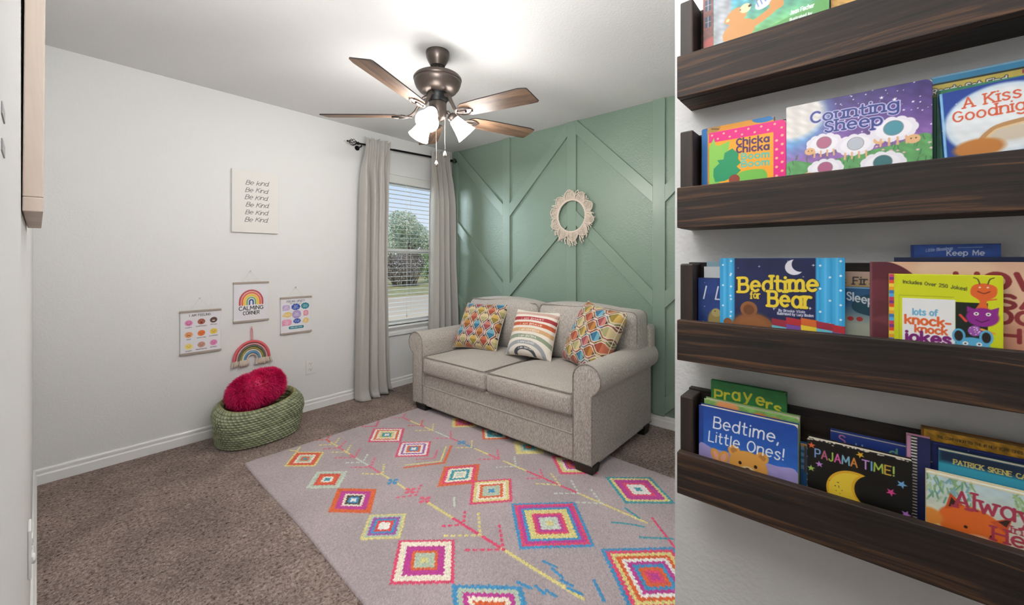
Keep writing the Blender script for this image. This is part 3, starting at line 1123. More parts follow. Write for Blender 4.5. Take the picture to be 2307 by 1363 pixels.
# branch running along the first column gap
for (y0, y1, col) in ((2.77, 2.70, RD), (2.70, 2.60, YL), (2.60, 2.52, PINK2), (2.52, 2.44, YL), (2.44, 2.38, PINK2), (2.38, 2.22, PG), (2.22, 2.09, PINK2), (2.09, 1.98, YL), (1.94, 1.85, YL), (1.67, 1.46, YL), (1.46, 1.15, PK), (1.15, 0.76, YL)):
    rug_line([(1.285, y0), (1.285, y1)], col, 0.016 if y1 < 1.7 else 0.012)
for yj, reach, rise, col in ((2.77, .075, .07, RD), (2.655, .065, .065, YL), (2.585, .08, .065, PINK2), (2.49, .06, .065, YL), (2.385, .08, .085, PINK2), (2.29, .07, .07, PG), (2.20, .075, .085, PINK2), (2.075, .07, .095, YL), (1.76, .075, .055, PINK2), (1.395, .075, .07, PK), (1.285, .105, .115, YL), (1.145, .105, .12, PK)):
    for sx in (-1, 1):
        rug_line([(1.285, yj), (1.285 + sx * reach, yj + rise)], col, 0.0135, 0.03)
for cx, cy, col in ((1.28, 1.965, BL_), (1.29, 1.815, PINK2), (1.29, 1.69, PINK2)):
    for dx, dy in ((-.022, 0), (.022, 0), (0, -.022), (0, .022)):
        rug_line([(cx + dx, cy + dy), (cx + dx * .5, cy + dy * .5)], col, .02)
for a, b2 in (((1.19, .985), (1.20, .93)), ((1.22, .925), (1.212, .88)), ((1.23, .88), (1.23, .84)), ((1.34, .975), (1.348, .92)), ((1.33, .925), (1.32, .87)), ((1.305, .865), (1.31, .82)), ((1.29, .825), (1.30, .77)), ((1.385, .77), (1.33, .70))):
    rug_line([a, b2], BL_, .013)
# branch of the second gap
for (y0, y1, col) in ((2.70, 2.60, PINK2), (2.60, 2.47, YL), (2.47, 2.42, PINK2), (2.42, 2.33, YL), (2.30, 2.14, PG), (2.14, 2.05, PINK2), (1.98, 1.90, BL_), (1.90, 1.77, YL), (1.77, 1.69, PINK2), (1.645, 1.46, YL), (1.46, 1.11, PK), (1.11, 0.75, YL)):
    rug_line([(1.852, y0), (1.852, y1)], col, 0.014)
for yj, reach, rise, col in ((2.70, .06, .06, PINK2), (2.47, .065, .07, RD), (2.335, .08, .09, YL), (2.14, .075, .085, PINK2), (1.93, .07, .07, YL), (1.69, .085, .09, PINK2), (1.55, .08, .08, PG), (1.35, .06, .065, PINK2), (1.24, .07, .105, YL), (1.12, .085, .10, PG), (0.985, .08, .11, PG)):
    for sx in (-1, 1):
        rug_line([(1.852, yj), (1.852 + sx * reach, yj + rise)], col, 0.0125, 0.03)
for dx, dy in ((-.022, 0), (.022, 0), (0, -.022), (0, .022), (0, 0)):
    rug_line([(1.855 + dx, 2.03 + dy), (1.855 + dx * .4, 2.03 + dy * .4)], BL_, .02)
rug_line([(1.60, 1.91), (1.41, 2.045)], OR, .016)
rug_line([(1.60, 1.91), (1.775, 2.045)], OR, .016)
rug_line([(1.60, 1.94), (1.43, 2.065)], YL, .010)
rug_line([(1.60, 1.94), (1.75, 2.065)], YL, .010)
rug_line([(1.60, 2.00), (1.52, 2.07)], PINK2, .010)
rug_line([(1.60, 2.00), (1.68, 2.07)], PINK2, .010)
for pts, col in (([(1.56, 2.785), (1.625, 2.71), (1.69, 2.785)], PK), ([(1.06, 2.79), (1.085, 2.745), (1.12, 2.79)], YL), ([(1.89, .875), (1.86, .79)], TL), ([(1.75, .875), (1.785, .82), (1.815, .75)], TL), ([(1.90, .745), (1.765, .59)], PK), ([(1.735, .735), (1.82, .62)], TL), ([(1.40, 1.59), (1.35, 1.53)], PG)):
    rug_line(pts, col, .012)
H = 0.010 + 0.0022 * MASK + 0.0012 * np.sin(V / 0.0085 * math.pi * 2) * ~MASK + rs.normal(0, 0.0004, U.shape)
edge = np.minimum(rhw - np.abs(U), rhl - np.abs(V))
H = np.where(edge < 0.004, 0.001, H)
wob = 0.004 * np.sin(V * 5.0) * (np.abs(U) / rhw) ** 3
rug = thing('area_rug', 'grey woven area rug with bright diamond rows in front of the sofa', 'rug', (rcx, rcy, 0))
grid_mesh('rug_pile', np.stack([WX + wob - rcx, WY - rcy, H], -1), nu, nv, M['rug'], rug, C)

# ---------------------------------------------------------------- sofa
def rounded_cushion(name, x0, x1, y0, y1, z0, z1, r, crown, mat, parent, n=26, front=0.0, sag=0.0, seed=0):
    h = np.array([(x1 - x0) / 2, (y1 - y0) / 2, (z1 - z0) / 2])
    c = np.array([(x0 + x1) / 2, (y0 + y1) / 2, (z0 + z1) / 2])
    bm = bmesh.new()
    bmesh.ops.create_cube(bm, size=2)
    bmesh.ops.subdivide_edges(bm, edges=bm.edges[:], cuts=n, use_grid_fill=True)
    for vt in bm.verts:
        p = np.array(vt.co)
        # denser rows near the edges
        p = np.sign(p) * (1 - (1 - np.abs(p)) ** 1.5)
        p = p * h
        q = np.clip(p, -(h - r), h - r)
        d = p - q
        L = np.linalg.norm(d)
        p = q + d / L * r if L > 1e-9 else p
        a = p / h
        bulge = crown[2] * (1 - a[0] ** 2) * (1 - a[1] ** 2)
        p = p + np.array([crown[0] * np.sign(a[0]) * abs(a[0]) * (1 - a[1] ** 4) * (1 - a[2] ** 2),
                          crown[1] * a[1] * (1 - a[0] ** 2) * (1 - a[2] ** 2), bulge * a[2]])
        p[2] += sag * math.sin(a[1] * 3 + seed) * max(0, a[2]) + 0.003 * math.sin(a[1] * 9 + seed * 2 + a[0] * 5) * max(0, a[2])
        vt.co = p + c - np.array(world_loc(parent))
    me = bpy.data.meshes.new(name)
    bm.to_mesh(me)
    bm.free()
    me.materials.append(mat)
    o = bpy.data.objects.new(name, me)
    COL.objects.link(o)
    o.parent = parent
    set_smooth(me, 180)
    return o


sofa = thing('sofa', 'oatmeal tweed two-seat sofa with rolled arms against the green wall', 'sofa', (2.49, 2.0, 0))
SX0, SX1 = 2.05, 2.925
Z0 = 0.054


def arm(inner, outer, sgn):
    """sgn +1: outer side towards +Y"""
    cy = inner + sgn * 0.0905
    cz, r = 0.549, 0.0905
    pts = [(inner, Z0), (inner, 0.53)]
    for a in np.linspace(180, -62, 20):
        pts.append((cy + sgn * r * math.cos(R(a)), cz + r * math.sin(R(a))))
    pts += [(inner + sgn * 0.124, 0.455), (inner + sgn * 0.124, Z0)]
    mb_ = MB()
    mb_.prism(pts, 0, SX0, SX1)
    o = mb_.build('arm', M['sofa'], sofa, bevel=0.008, seg=3, smooth=50)
    mb_ = MB()
    mb_.tube([(SX0 + 0.001, p[0], p[1]) for p in pts], 0.0042, 6)
    mb_.build('arm_piping', M['piping'], o)
    return o


arm(1.279, 1.155, -1)
arm(2.722, 2.846, 1)
mb = MB()
mb.box(2.075, 2.90, 1.27, 2.73, 0.20, 0.305)
mb.build('seat_deck', M['sofa'], sofa, bevel=0.008)
mb = MB()
mb.box(2.058, 2.90, 1.279, 2.722, Z0, 0.209)
o = mb.build('front_rail', M['sofa'], sofa, bevel=0.007, seg=3)
mb = MB()
mb.tube([(2.060, 1.279, 0.206), (2.060, 2.722, 0.206)], 0.004, 6)
mb.tube([(2.058, 1.157, Z0 + .003), (2.058, 2.842, Z0 + .003)], 0.004, 6)
mb.tube([(2.056, 1.156, Z0 + .003), (SX1, 1.156, Z0 + .003)], 0.004, 6)
mb.build('rail_piping', M['piping'], o)
mb = MB()
mb.prism([(1.128, 0.50), (1.128, 0.755), (1.145, 0.775), (2.855, 0.775), (2.872, 0.755), (2.872, 0.50), (2.84, 0.46), (2.84, Z0), (1.16, Z0), (1.16, 0.46)], 0, 2.835, 2.935)
mb.build('back_frame', M['sofa'], sofa, bevel=0.018, seg=4, smooth=60)
for y0, y1, sd in ((1.283, 1.998, 1.0), (2.002, 2.718, 2.3)):
    c_ = rounded_cushion('seat_cushion', 2.046, 2.80, y0, y1, 0.306, 0.450, 0.034, (0.016, 0.004, 0.040), M['sofa'], sofa, sag=0.003, seed=sd)
    mb = MB()
    for zz, k in ((0.448, 1), (0.316, 0)):
        loop = []
        for yy in np.linspace(y0 + 0.012, y1 - 0.012, 22):
            a = (yy - (y0 + y1) / 2) / ((y1 - y0) / 2)
            loop.append((2.046 + 0.0065 - 0.010 * (1 - a ** 4) * (0.25 if k else 0.2), yy, zz + 0.003 * k * (1 - a * a)))
        loop = [(2.60, y0 + 0.008, zz)] + loop + [(2.60, y1 - 0.008, zz)]
        mb.tube(loop, 0.0038, 6)
    mb.build('cushion_piping', M['piping'], c_)
for y0, y1, sd in ((1.150, 1.985, 0.6), (1.995, 2.800, 1.9)):
    c_ = rounded_cushion('back_cushion', 2.645, 2.868, y0, y1, 0.47, 0.885, 0.055, (0.035, 0.010, 0.022), M['sofa'], sofa, sag=0.007, seed=sd)
    mb = MB()
    for xx, zt in ((2.672, 0.876), (2.845, 0.872)):
        loop = [(xx + 0.012 * math.sin(i * 0.35), yy, zt + 0.004 * math.sin(yy * 14) + 0.014 * (1 - ((yy - (y0 + y1) / 2) / ((y1 - y0) / 2)) ** 2)) for i, yy in enumerate(np.linspace(y0 + 0.03, y1 - 0.03, 18))]
        loop = [(xx, y0 + 0.004, 0.66), (xx, y0 + 0.004, zt - 0.06), (xx, y0 + 0.010, zt - 0.02)] + loop + [(xx, y1 - 0.010, zt - 0.02), (xx, y1 - 0.004, zt - 0.06), (xx, y1 - 0.004, 0.5)]
        mb.tube(catmull(loop, 3), 0.0038, 6)
    mb.build('cushion_piping', M['piping'], c_)
for x, y in ((2.085, 1.205), (2.085, 2.735), (2.82, 1.205), (2.82, 2.735)):
    mb = MB()
    w, w2 = 0.045, 0.036
    zb = 0.0125 if x < 2.3 else 0.0
    V8 = [(x - w2, y - w2 - .02, zb), (x + w2, y - w2 - .02, zb), (x + w2, y + w2 + .02, zb), (x - w2, y + w2 + .02, zb), (x - w, y - w - .02, .062), (x + w, y - w - .02, .062), (x + w, y + w + .02, .062), (x - w, y + w + .02, .062)]
    mb.add(V8, [(0, 3, 2, 1), (4, 5, 6, 7), (0, 1, 5, 4), (1, 2, 6, 5), (2, 3, 7, 6), (3, 0, 4, 7)])
    mb.build('leg', M['leg_black'], sofa, bevel=0.004)


# ---------------------------------------------------------------- throw pillows
def hex_fabric(a, rot, seed, px=0.0500, py=0.134):
    """woven hexagon-chain pattern"""
    X, Y = (a.X, a.Y) if not rot else (a.Y, a.X)
    W = 0.0190
    t = (Y / py) % 1.0
    tz = np.clip((np.abs(t * 2 - 1) * 2 - 1) * 1.45, -1, 1)          # blunt zigzag -1..1
    i0 = np.floor(X / px)
    tones = [['1a2738', '1f4560', '2f6f8e', '6a9fb4'], ['33201d', '6a2f28', '9a4632', 'b9694c'], ['2b211b', '5e3a20', '8f5526', 'b57a38'], ['3a3620', '5c5526', '8f7c36', 'c4a357'], ['2c2a2a', '5a2c30', '97444a', 'b9776c'], ['48462c', '77744a', 'a5a072', 'cbb98a']]
    best = np.full(X.shape, -1.0)
    col = np.zeros(X.shape + (3,))
    white = np.zeros(X.shape)
    for di in (-1, 0, 1, 2):
        i = i0 + di
        xb = i * px + np.where(i % 2 == 0, 1, -1) * tz * W            # boundary i
        d = np.abs(X - xb)
        white = np.maximum(white, np.clip((0.0035 - np.abs(d - 0.0095)) / 0.0010, 0, 1))
    ib = i0.copy()
    for di in (-1, 0, 1):
        i = i0 + di
        l = i * px + np.where(i % 2 == 0, 1, -1) * tz * W
        r = (i + 1) * px + np.where((i + 1) % 2 == 0, 1, -1) * tz * W
        ib = np.where((X >= l) & (X < r), i, ib)
    ph = np.where(ib % 2 == 0, 0.0, 0.5)
    row = np.floor(Y / py + ph + 0.25)
    fr = (Y / py + ph + 0.25) % 1.0
    k = ((ib * 2 + row * 3 + seed) % len(tones)).astype(int)
    band = np.clip((fr * 4).astype(int), 0, 3)
    pal = np.array([[hexc(c) for c in q] for q in tones])
    a.C[:] = pal[k, band]
    near = np.full(X.shape, 9.0)
    for di in (-1, 0, 1, 2):
        i = i0 + di
        near = np.minimum(near, np.abs(X - i * px - np.where(i % 2 == 0, 1, -1) * tz * W))
    alt = pal[(k + 2) % len(tones), 1 + (band > 1)]
    a.C[:] = np.where((near < 0.0090)[..., None], alt, a.C)
    m = (white * 0.95)[..., None]
    a.C[:] = a.C * (1 - m) + hexc('d9cfc2') * m
    return a


def pillow(name, label, base, ex, ez, size, thick, art, mat, n=72, ears=0.035, slump=0.0, backcol='cfc6b8'):
    """base: middle of the lower edge; ex to the viewer's right, ez up the face"""
    ex = Vector(ex).normalized()
    ez = Vector(ez)
    ez = (ez - ex * ez.dot(ex)).normalized()
    ny_ = ez.cross(ex)
    t = thing(name, label, 'pillow', base)
    t.rotation_euler = Matrix((ex, ny_, ez)).transposed().to_euler()
    w, h = size
    ulin = np.linspace(-1, 1, n)
    U, V = np.meshgrid(ulin, ulin)
    prof = (np.clip(1 - U ** 4, 0, 1) * np.clip(1 - V ** 4, 0, 1)) ** 0.55
    pinch = 1 - ears * 2.2 * (1 - V ** 2) * np.abs(U) ** 3
    pinch2 = 1 - ears * 2.2 * (1 - U ** 2) * np.abs(V) ** 3
    X = U * w / 2 * pinch
    Z = (V * pinch2 + 1) * h / 2
    X = X + slump * (Z / h) ** 2
    wr = 0.004 * np.sin(U * 7 + V * 4) * (1 - U ** 2) + 0.003 * np.sin(V * 9 - U * 3) * np.abs(U)
    # sample the art
    ii = np.clip(((U + 1) / 2 * (art.nx - 1)).round().astype(int), 0, art.nx - 1)
    jj = np.clip(((V + 1) / 2 * (art.ny - 1)).round().astype(int), 0, art.ny - 1)
    Cc = art.C[jj, ii]
    front = np.stack([X, -(thick / 2) * prof - wr * prof, Z], -1)
    back = np.stack([X, (thick / 2) * prof, Z], -1)
    grid_mesh('pillow_front', front, n, n, mat, t, Cc)
    bk = np.empty_like(Cc)
    if backcol == 'same':
        bk = Cc
    else:
        bk[:] = hexc(backcol)
    grid_mesh('pillow_back', back, n, n, mat, t, bk)
    rim = [front[0, i] for i in range(n)] + [front[i, -1] for i in range(1, n)] + [front[-1, n - 1 - i] for i in range(1, n)] + [front[n - 1 - i, 0] for i in range(1, n - 1)]
    mb_ = MB()
    mb_.tube(rim[::2], 0.003, 5, closed=True)
    mb_.build('pillow_seam', M['seam'], t, local=True)
    return t


M['seam'] = plain('pillow_seam', 'c9bda9', 0.9)
a = hex_fabric(Art(0.43, 0.43, 0.0016), False, 1)
pillow('throw_pillow', 'hexagon patterned throw pillow leaning at the left arm of the sofa', (2.395, 2.470, 0.484), (0.08, -0.43, 0.004), (0.245, 0.03, 0.40), (0.445, 0.43), 0.17, a, M['cloth_print'], n=190, backcol='3a3f4a')
a = Art(0.42, 0.42, 0.0016, 'e4ddd2')
ccx = 0.20
for rad, wd, col in ((0.060, .030, '434852'), (0.112, .034, '9a9ea3'), (0.166, .032, '8d9a84'), (0.220, .032, 'cfa579'), (0.272, .032, 'bf5a38'), (0.322, .032, 'a83a40'), (0.374, .030, 'c9a79a')):
    t = np.radians(np.linspace(-25, 205, 60))
    rr = rad * 1.0
    a.line(np.stack([ccx + rr * (1.35 + 1.9 * rr) * np.cos(t), 0.005 + rr * np.sin(t)], 1), wd, col)
for k, (rad, tx) in enumerate(((0.060, 'I AM ENOUGH'), (0.112, 'I AM LOVED'), (0.166, 'I AM GRATEFUL'), (0.220, 'I AM CONFIDENT'), (0.272, 'I AM BRAVE'), (0.322, 'I AM SMART'))):
    wd = min(0.17, 0.085 + 0.02 * k)
    a.text(tx, ccx + 0.01, 0.001 + rad - 0.012, 0.015, 'f2ece2', 1.2, width=wd + 0.04, align='c', arc=0.010 - 0.001 * k, jitter=0.3)
pillow('throw_pillow', 'rainbow striped throw pillow with affirmations at the middle of the sofa', (2.46, 1.945, 0.484), (0.03, -0.42, 0.0), (0.165, 0.02, 0.34), (0.42, 0.385), 0.14, a, M['cloth_print'], n=230, slump=-0.0, backcol='d9d2c6')
a = hex_fabric(Art(0.43, 0.43, 0.0016), True, 4)
pillow('throw_pillow', 'hexagon patterned throw pillow tipped on its corner at the right arm', (2.465, 1.487, 0.482), (-0.45, -0.89, -0.08), (0.13, -0.20, 0.42), (0.47, 0.475), 0.18, a, M['cloth_print'], n=190, backcol='same')

# ---------------------------------------------------------------- curtains and rod
def rod_z(x):
    return 2.268 + (x - 1.75) * 0.0456


ROD_Y = 3.362
rodt = thing('curtain_rod', 'black curtain rod with twisted cage finials above the window', 'curtain rod', (2.4, ROD_Y, 2.3))
mb = MB()
mb.tube([(1.845, ROD_Y, rod_z(1.845)), (2.24, ROD_Y, rod_z(2.24))], 0.0085, 12)
mb.tube([(2.20, ROD_Y, rod_z(2.20)), (2.925, ROD_Y, rod_z(2.925))], 0.0105, 12)
mb.build('rod', M['black_metal'], rodt, smooth=40)
for x, s_ in ((1.845, -1), (2.918, 1)):
    mb = MB()
    zc = rod_z(x)
    if s_ > 0:
        L = 0.070
    else:
        L = 0.095
    mb.lathe([(0.0135, 0), (0.0135, 0.008), (0.009, 0.012), (0.011, 0.018), (0.006, 0.022)], (x, ROD_Y, zc), 14, axis=(s_, 0, 0))
    for k in range(6):
        pts = []
        for q in np.linspace(0, 1, 12):
            r_ = 0.004 + 0.024 * math.sin(math.pi * q) ** 0.8
            an = k * math.pi / 3 + q * 2.2
            pts.append((x + s_ * (0.018 + q * L * 0.72), ROD_Y + r_ * math.cos(an), zc + r_ * math.sin(an)))
        mb.tube(pts, 0.0026, 5)
    e_ = 0.018 + L * 0.72
    mb.lathe([(0.005, 0), (0.004, 0.008), (0.008, 0.012), (0.008, 0.018), (0.003, 0.022)], (x + s_ * e_, ROD_Y, zc), 12, axis=(s_, 0, 0))
    mb.build('finial', M['black_metal'], rodt, smooth=50)
for x in (1.875, 2.905):
    mb = MB()
    zc = rod_z(x)
    mb.tube([(x, ROD_Y, zc - 0.013), (x, ROD_Y + 0.012, zc - 0.022), (x, FAR_Y - 0.003, zc - 0.022)], 0.006, 8)
    mb.lathe([(0.022, 0), (0.022, 0.004), (0.012, 0.006)], (x, FAR_Y - 0.0065, zc - 0.022), 16, axis=(0, 1, 0))
    mb.build('bracket', M['black_metal'], rodt, smooth=40)


def curtain(label, prof, folds, pool, seed):
    """prof: list of (height, x left, x right) from the top down"""
    nu_, nv_ = 260, 120
    rn = np.random.RandomState(seed)
    hs = np.array([p[0] for p in prof])
    zt, zb = hs[0], hs[-1]
    z = np.concatenate([np.linspace(zt, zt - 0.12, 30), np.linspace(zt - 0.125, zb, nv_ - 30)])
    xl = np.interp(-z, -hs, [p[1] for p in prof])
    xr = np.interp(-z, -hs, [p[2] for p in prof])
    uu = np.linspace(0, 1, nu_)
    V = np.zeros((nv_, nu_, 3))
    ph1, ph2, ph3 = rn.uniform(0, 6, 3)
    for j in range(nv_):
        d = zt - z[j]
        big = min(1, max(0, (d - 0.03) / 0.5))
        small = max(0.0, 1 - d / 0.35)
        warp = uu + 0.035 * np.sin(2 * math.pi * uu * 1.3 + ph3 + 0.4 * d) * big
        y = big * (0.042 * np.sin(2 * math.pi * folds * warp + ph1) + 0.012 * np.sin(2 * math.pi * folds * 2.1 * warp + ph2 + d))
        y = y + small * 0.007 * np.sin(2 * math.pi * folds * 2.7 * uu + ph2) + max(0, 1 - d / 0.045) * 0.011 * np.sin(2 * math.pi * folds * 1.9 * uu + ph3)
        zrod = np.array([rod_z(xl[j] + (xr[j] - xl[j]) * q) for q in uu]) - rod_z((xl[j] + xr[j]) / 2)
        pinch = math.exp(-((d - 0.055) / 0.012) ** 2)
        y0 = ROD_Y - 0.013 - 0.010 * big - 0.006 * (1 - big)
        x = xl[j] + (xr[j] - xl[j]) * uu + big * 0.012 * np.cos(2 * math.pi * folds * warp + ph1)
        zz = z[j] + zrod + ((0.007 * np.sin(2 * math.pi * folds * 1.1 * uu + ph1) + 0.008) * max(0, 1 - d / 0.045) if d < 0.045 else 0) + (0.004 * np.sin(2 * math.pi * folds * 2.7 * uu + 1.0) if d < 0.045 else 0)
        if pool and z[j] < 0.10:
            k = (0.10 - z[j]) / 0.10
            y = y - 0.05 * k * k * (0.6 + 0.4 * np.sin(6 * uu))
            x = x + 0.02 * k * k * (uu - 0.3)
        V[j] = np.stack([x, np.minimum(y0 + y, FAR_Y - 0.017), np.maximum(zz, 0.006)], -1)
    V = V[::-1]
    o_ = grid_mesh('curtain', V.reshape(-1, 3), nu_, nv_, M['curtain'])
    md = o_.modifiers.new('cloth', 'SOLIDIFY')
    md.thickness = 0.002
    tag(o_, label, 'curtain')
    return o_


curtain('long pale grey curtain left of the window pooling on the carpet', [(2.335, 1.900, 2.155), (2.27, 1.905, 2.15), (2.05, 1.870, 2.135), (1.2, 1.855, 2.125), (0.3, 1.83, 2.15), (0.008, 1.822, 2.175)], 3.4, True, 5)
curtain('pale grey curtain right of the window falling behind the sofa arm', [(2.365, 2.64, 2.895), (2.30, 2.642, 2.89), (2.04, 2.645, 2.915), (1.2, 2.635, 2.93), (0.5, 2.62, 2.972), (0.02, 2.61, 2.975)], 3.8, False, 11)
# ---------------------------------------------------------------- ceiling fan
FX, FY = 1.50, 1.845
fan = thing('ceiling_fan', 'bronze ceiling fan with five wood blades and three lit glass shades', 'ceiling fan', (FX, FY, ROOM_H))


def fl(name, prof, mat, parent=fan, n=48, c=None, axis=None, smooth=40):
    mb_ = MB()
    mb_.lathe(prof, c or (FX, FY, 0), n, axis)
    return mb_.build(name, mat, parent, smooth=smooth)


fl('canopy', [(0.066, ROOM_H), (0.067, ROOM_H - 0.012), (0.064, ROOM_H - 0.035), (0.056, ROOM_H - 0.054), (0.046, ROOM_H - 0.072), (0.041, ROOM_H - 0.082), (0.030, ROOM_H - 0.084), (0.018, ROOM_H - 0.080)], M['bronze'])
fl('downrod', [(0.0125, ROOM_H - 0.07), (0.0125, 2.30)], M['bronze'], n=20)
fl('motor_housing', [(0.018, 2.322), (0.030, 2.316), (0.075, 2.313), (0.108, 2.306), (0.129, 2.296), (0.1375, 2.285), (0.1375, 2.277), (0.132, 2.272), (0.134, 2.268), (0.132, 2.256), (0.123, 2.234), (0.106, 2.213), (0.086, 2.200), (0.066, 2.196)], M['bronze'])
fl('flywheel', [(0.064, 2.198), (0.064, 2.170), (0.050, 2.150)], M['black_metal'])
fl('light_fitter', [(0.046, 2.150), (0.050, 2.145), (0.050, 2.085), (0.046, 2.078), (0.046, 2.062), (0.036, 2.048), (0.014, 2.038), (0.006, 2.030)], M['bronze'])
# blade: built along +X, copied round the hub
BLZ = 2.072
PITCH = R(11.5)


def blade_mesh():
    L0, L1 = 0.185, 0.665
    prof = [(L0, 0.0), (L0 + .004, 0.022), (L0 + .018, 0.043), (L0 + .045, 0.056), (0.35, 0.062), (L1 - 0.045, 0.069), (L1 - .012, 0.068), (L1 - .004, 0.062)]
    up = [(x, w) for x, w in prof]
    lowr = [(L1 + 0.0, -0.048), (L1 - .006, -0.056), (L1 - 0.045, -0.0665), (0.35, -0.062), (L0 + .045, -0.056), (L0 + .018, -0.043), (L0 + .004, -0.022)]
    return up + lowr


def build_blade():
    root_mb = MB()
    outl = blade_mesh()
    n = len(outl)
    cp, sp = math.cos(PITCH), math.sin(PITCH)

    def pos(x, y, z):
        return (x, y * cp + z * sp, -y * sp + z * cp)
    V = [pos(x, y, 0.003) for x, y in outl] + [pos(x, y, -0.003) for x, y in outl]
    F = [tuple(range(n)), tuple(range(2 * n - 1, n - 1, -1))]
    root_mb.add(V, F, 0)
    root_mb.add(V, [(i, n + i, n + (i + 1) % n, (i + 1) % n) for i in range(n)], 1)
    bl_ = root_mb.build('blade', [M['blade_wood'], M['blade_edge']], None)
    mb_ = MB()
    # iron: stem from the flywheel drooping down and out, forked end under the blade
    mb_.tube(catmull([(0.052, 0, 0.112), (0.085, 0, 0.098), (0.115, 0, 0.050), (0.145, 0, 0.010), (0.185, 0, -0.008), (0.225, 0, -0.010)], 5), [0.011] * 10 + [0.009] * 10 + [0.008] * 6, 8)
    for s_ in (-1, 1):
        p = [(0.150, 0, 0.004), (0.185, s_ * 0.030, 0), (0.225, s_ * 0.034, 0), (0.262, s_ * 0.014, 0)]
        q = catmull(p, 6)
        mb_.tube([pos(x, y, -0.008) for x, y, z in q], 0.005, 6)
    pl = [(0.170, 0.0), (0.190, 0.024), (0.225, 0.028), (0.255, 0.012), (0.268, 0), (0.255, -0.012), (0.225, -0.028), (0.190, -0.024)]
    k = len(pl)
    V = [pos(x, y, -0.0035) for x, y in pl] + [pos(x, y, -0.0075) for x, y in pl]
    mb_.add(V, [tuple(range(k)), tuple(range(2 * k - 1, k - 1, -1))] + [(i, k + i, k + (i + 1) % k, (i + 1) % k) for i in range(k)])
    ir = mb_.build('blade_iron', M['bronze'], bl_, local=True, smooth=50)
    return bl_, ir


bl0, ir0 = build_blade()
for i in range(5):
    if i == 0:
        b_, r_ = bl0, ir0
    else:
        b_, r_ = bl0.copy(), ir0.copy()
        COL.objects.link(b_)
        COL.objects.link(r_)
        r_.parent = b_
    b_.parent = fan
    b_.location = (0, 0, BLZ - ROOM_H)
    b_.rotation_euler = (Matrix.Rotation(R(2.2), 3, 'X') @ Matrix.Rotation(R(-15 + 72 * i), 3, 'Z') @ Matrix.Rotation(-R((1.9, 0.0, -1.1, 2.5, -1.2)[i]), 3, 'Y')).to_euler()
# three lamps
for i, az in enumerate((-148, -28, 92)):
    d = Vector((math.cos(R(az)), math.sin(R(az)), 0))
    axis = (d * 0.69 - Vector((0, 0, 0.72))).normalized()
    p0 = Vector((FX, FY, 2.100)) + d * 0.040
    p1 = Vector((FX, FY, 2.085)) + d * 0.075
    mb = MB()
    mb.tube(catmull([p0, p0 + d * 0.02, p1 - axis * 0.01, p1 + axis * 0.012], 5), 0.010, 10)
    mb.lathe([(0.012, -0.008), (0.024, 0.0), (0.029, 0.010), (0.029, 0.030), (0.026, 0.034)], tuple(p1), 24, axis=tuple(axis))
    sock = mb.build('lamp_socket', M['bronze'], fan, smooth=45)
    mb = MB()
    c = p1 + axis * 0.024
    mb.lathe([(0.026, 0.0), (0.0315, 0.010), (0.037, 0.032), (0.044, 0.062), (0.052, 0.090), (0.060, 0.112), (0.0635, 0.120), (0.0605, 0.121), (0.049, 0.090), (0.041, 0.062), (0.034, 0.032), (0.026, 0.010)], tuple(c), 40, axis=tuple(axis), cap=False)
    sh = mb.build('lamp_shade', M['shade'], fan, smooth=60)
    mb = MB()
    mb.lathe([(0.010, 0.012), (0.014, 0.030), (0.024, 0.055), (0.027, 0.072), (0.022, 0.090), (0.010, 0.098), (0.001, 0.100)], tuple(c), 20, axis=tuple(axis))
    mb.build('bulb', M['bulb'], sh, smooth=60)
    ld = bpy.data.lights.new('fan_bulb_light', 'POINT')
    ld.energy = 9.5
    ld.color = (1.0, 0.975, 0.945)
    ld.shadow_soft_size = 0.10
    lo = bpy.data.objects.new('fan_bulb_light', ld)
    COL.objects.link(lo)
    lo.location = c + axis * 0.165
# pull chains
Fd = Vector((math.sin(R(49.5)), math.cos(R(49.5)), 0))
Rd = Vector((math.cos(R(49.5)), -math.sin(R(49.5)), 0))
for off, z0, z1 in ((Rd * 0.043 - Fd * 0.01, 2.115, 1.868), (Rd * 0.001 - Fd * 0.047, 2.055, 1.805)):
    p = Vector((FX, FY, 0)) + off
    mb = MB()
    k = int((z0 - z1) / 0.0042)
    for i in range(k):
        mb.lathe([(0.0004, -0.0019), (0.0019, 0), (0.0004, 0.0019)], (p.x, p.y, z0 - i * 0.0042), 6)
    ch = mb.build('pull_chain', M['chrome'], fan)
    mb = MB()
    mb.lathe([(0.002, 0.0), (0.005, -0.006), (0.009, -0.018), (0.0098, -0.026), (0.008, -0.034), (0.003, -0.039)], (p.x, p.y, z1), 18)
    mb.build('pull_fob', M['chrome'], ch, smooth=60)
# ---------------------------------------------------------------- things on the far wall
def far_place(x0, z0, y):
    """sheet facing the camera on the far wall; u to the right (+X), depth into the wall"""
    return lambda u, v, d: np.stack([x0 + u, y + d, z0 + v], -1)


def local_place(place, parent):
    L = np.array(world_loc(parent))
    return lambda u, v, d: place(u, v, d) - L


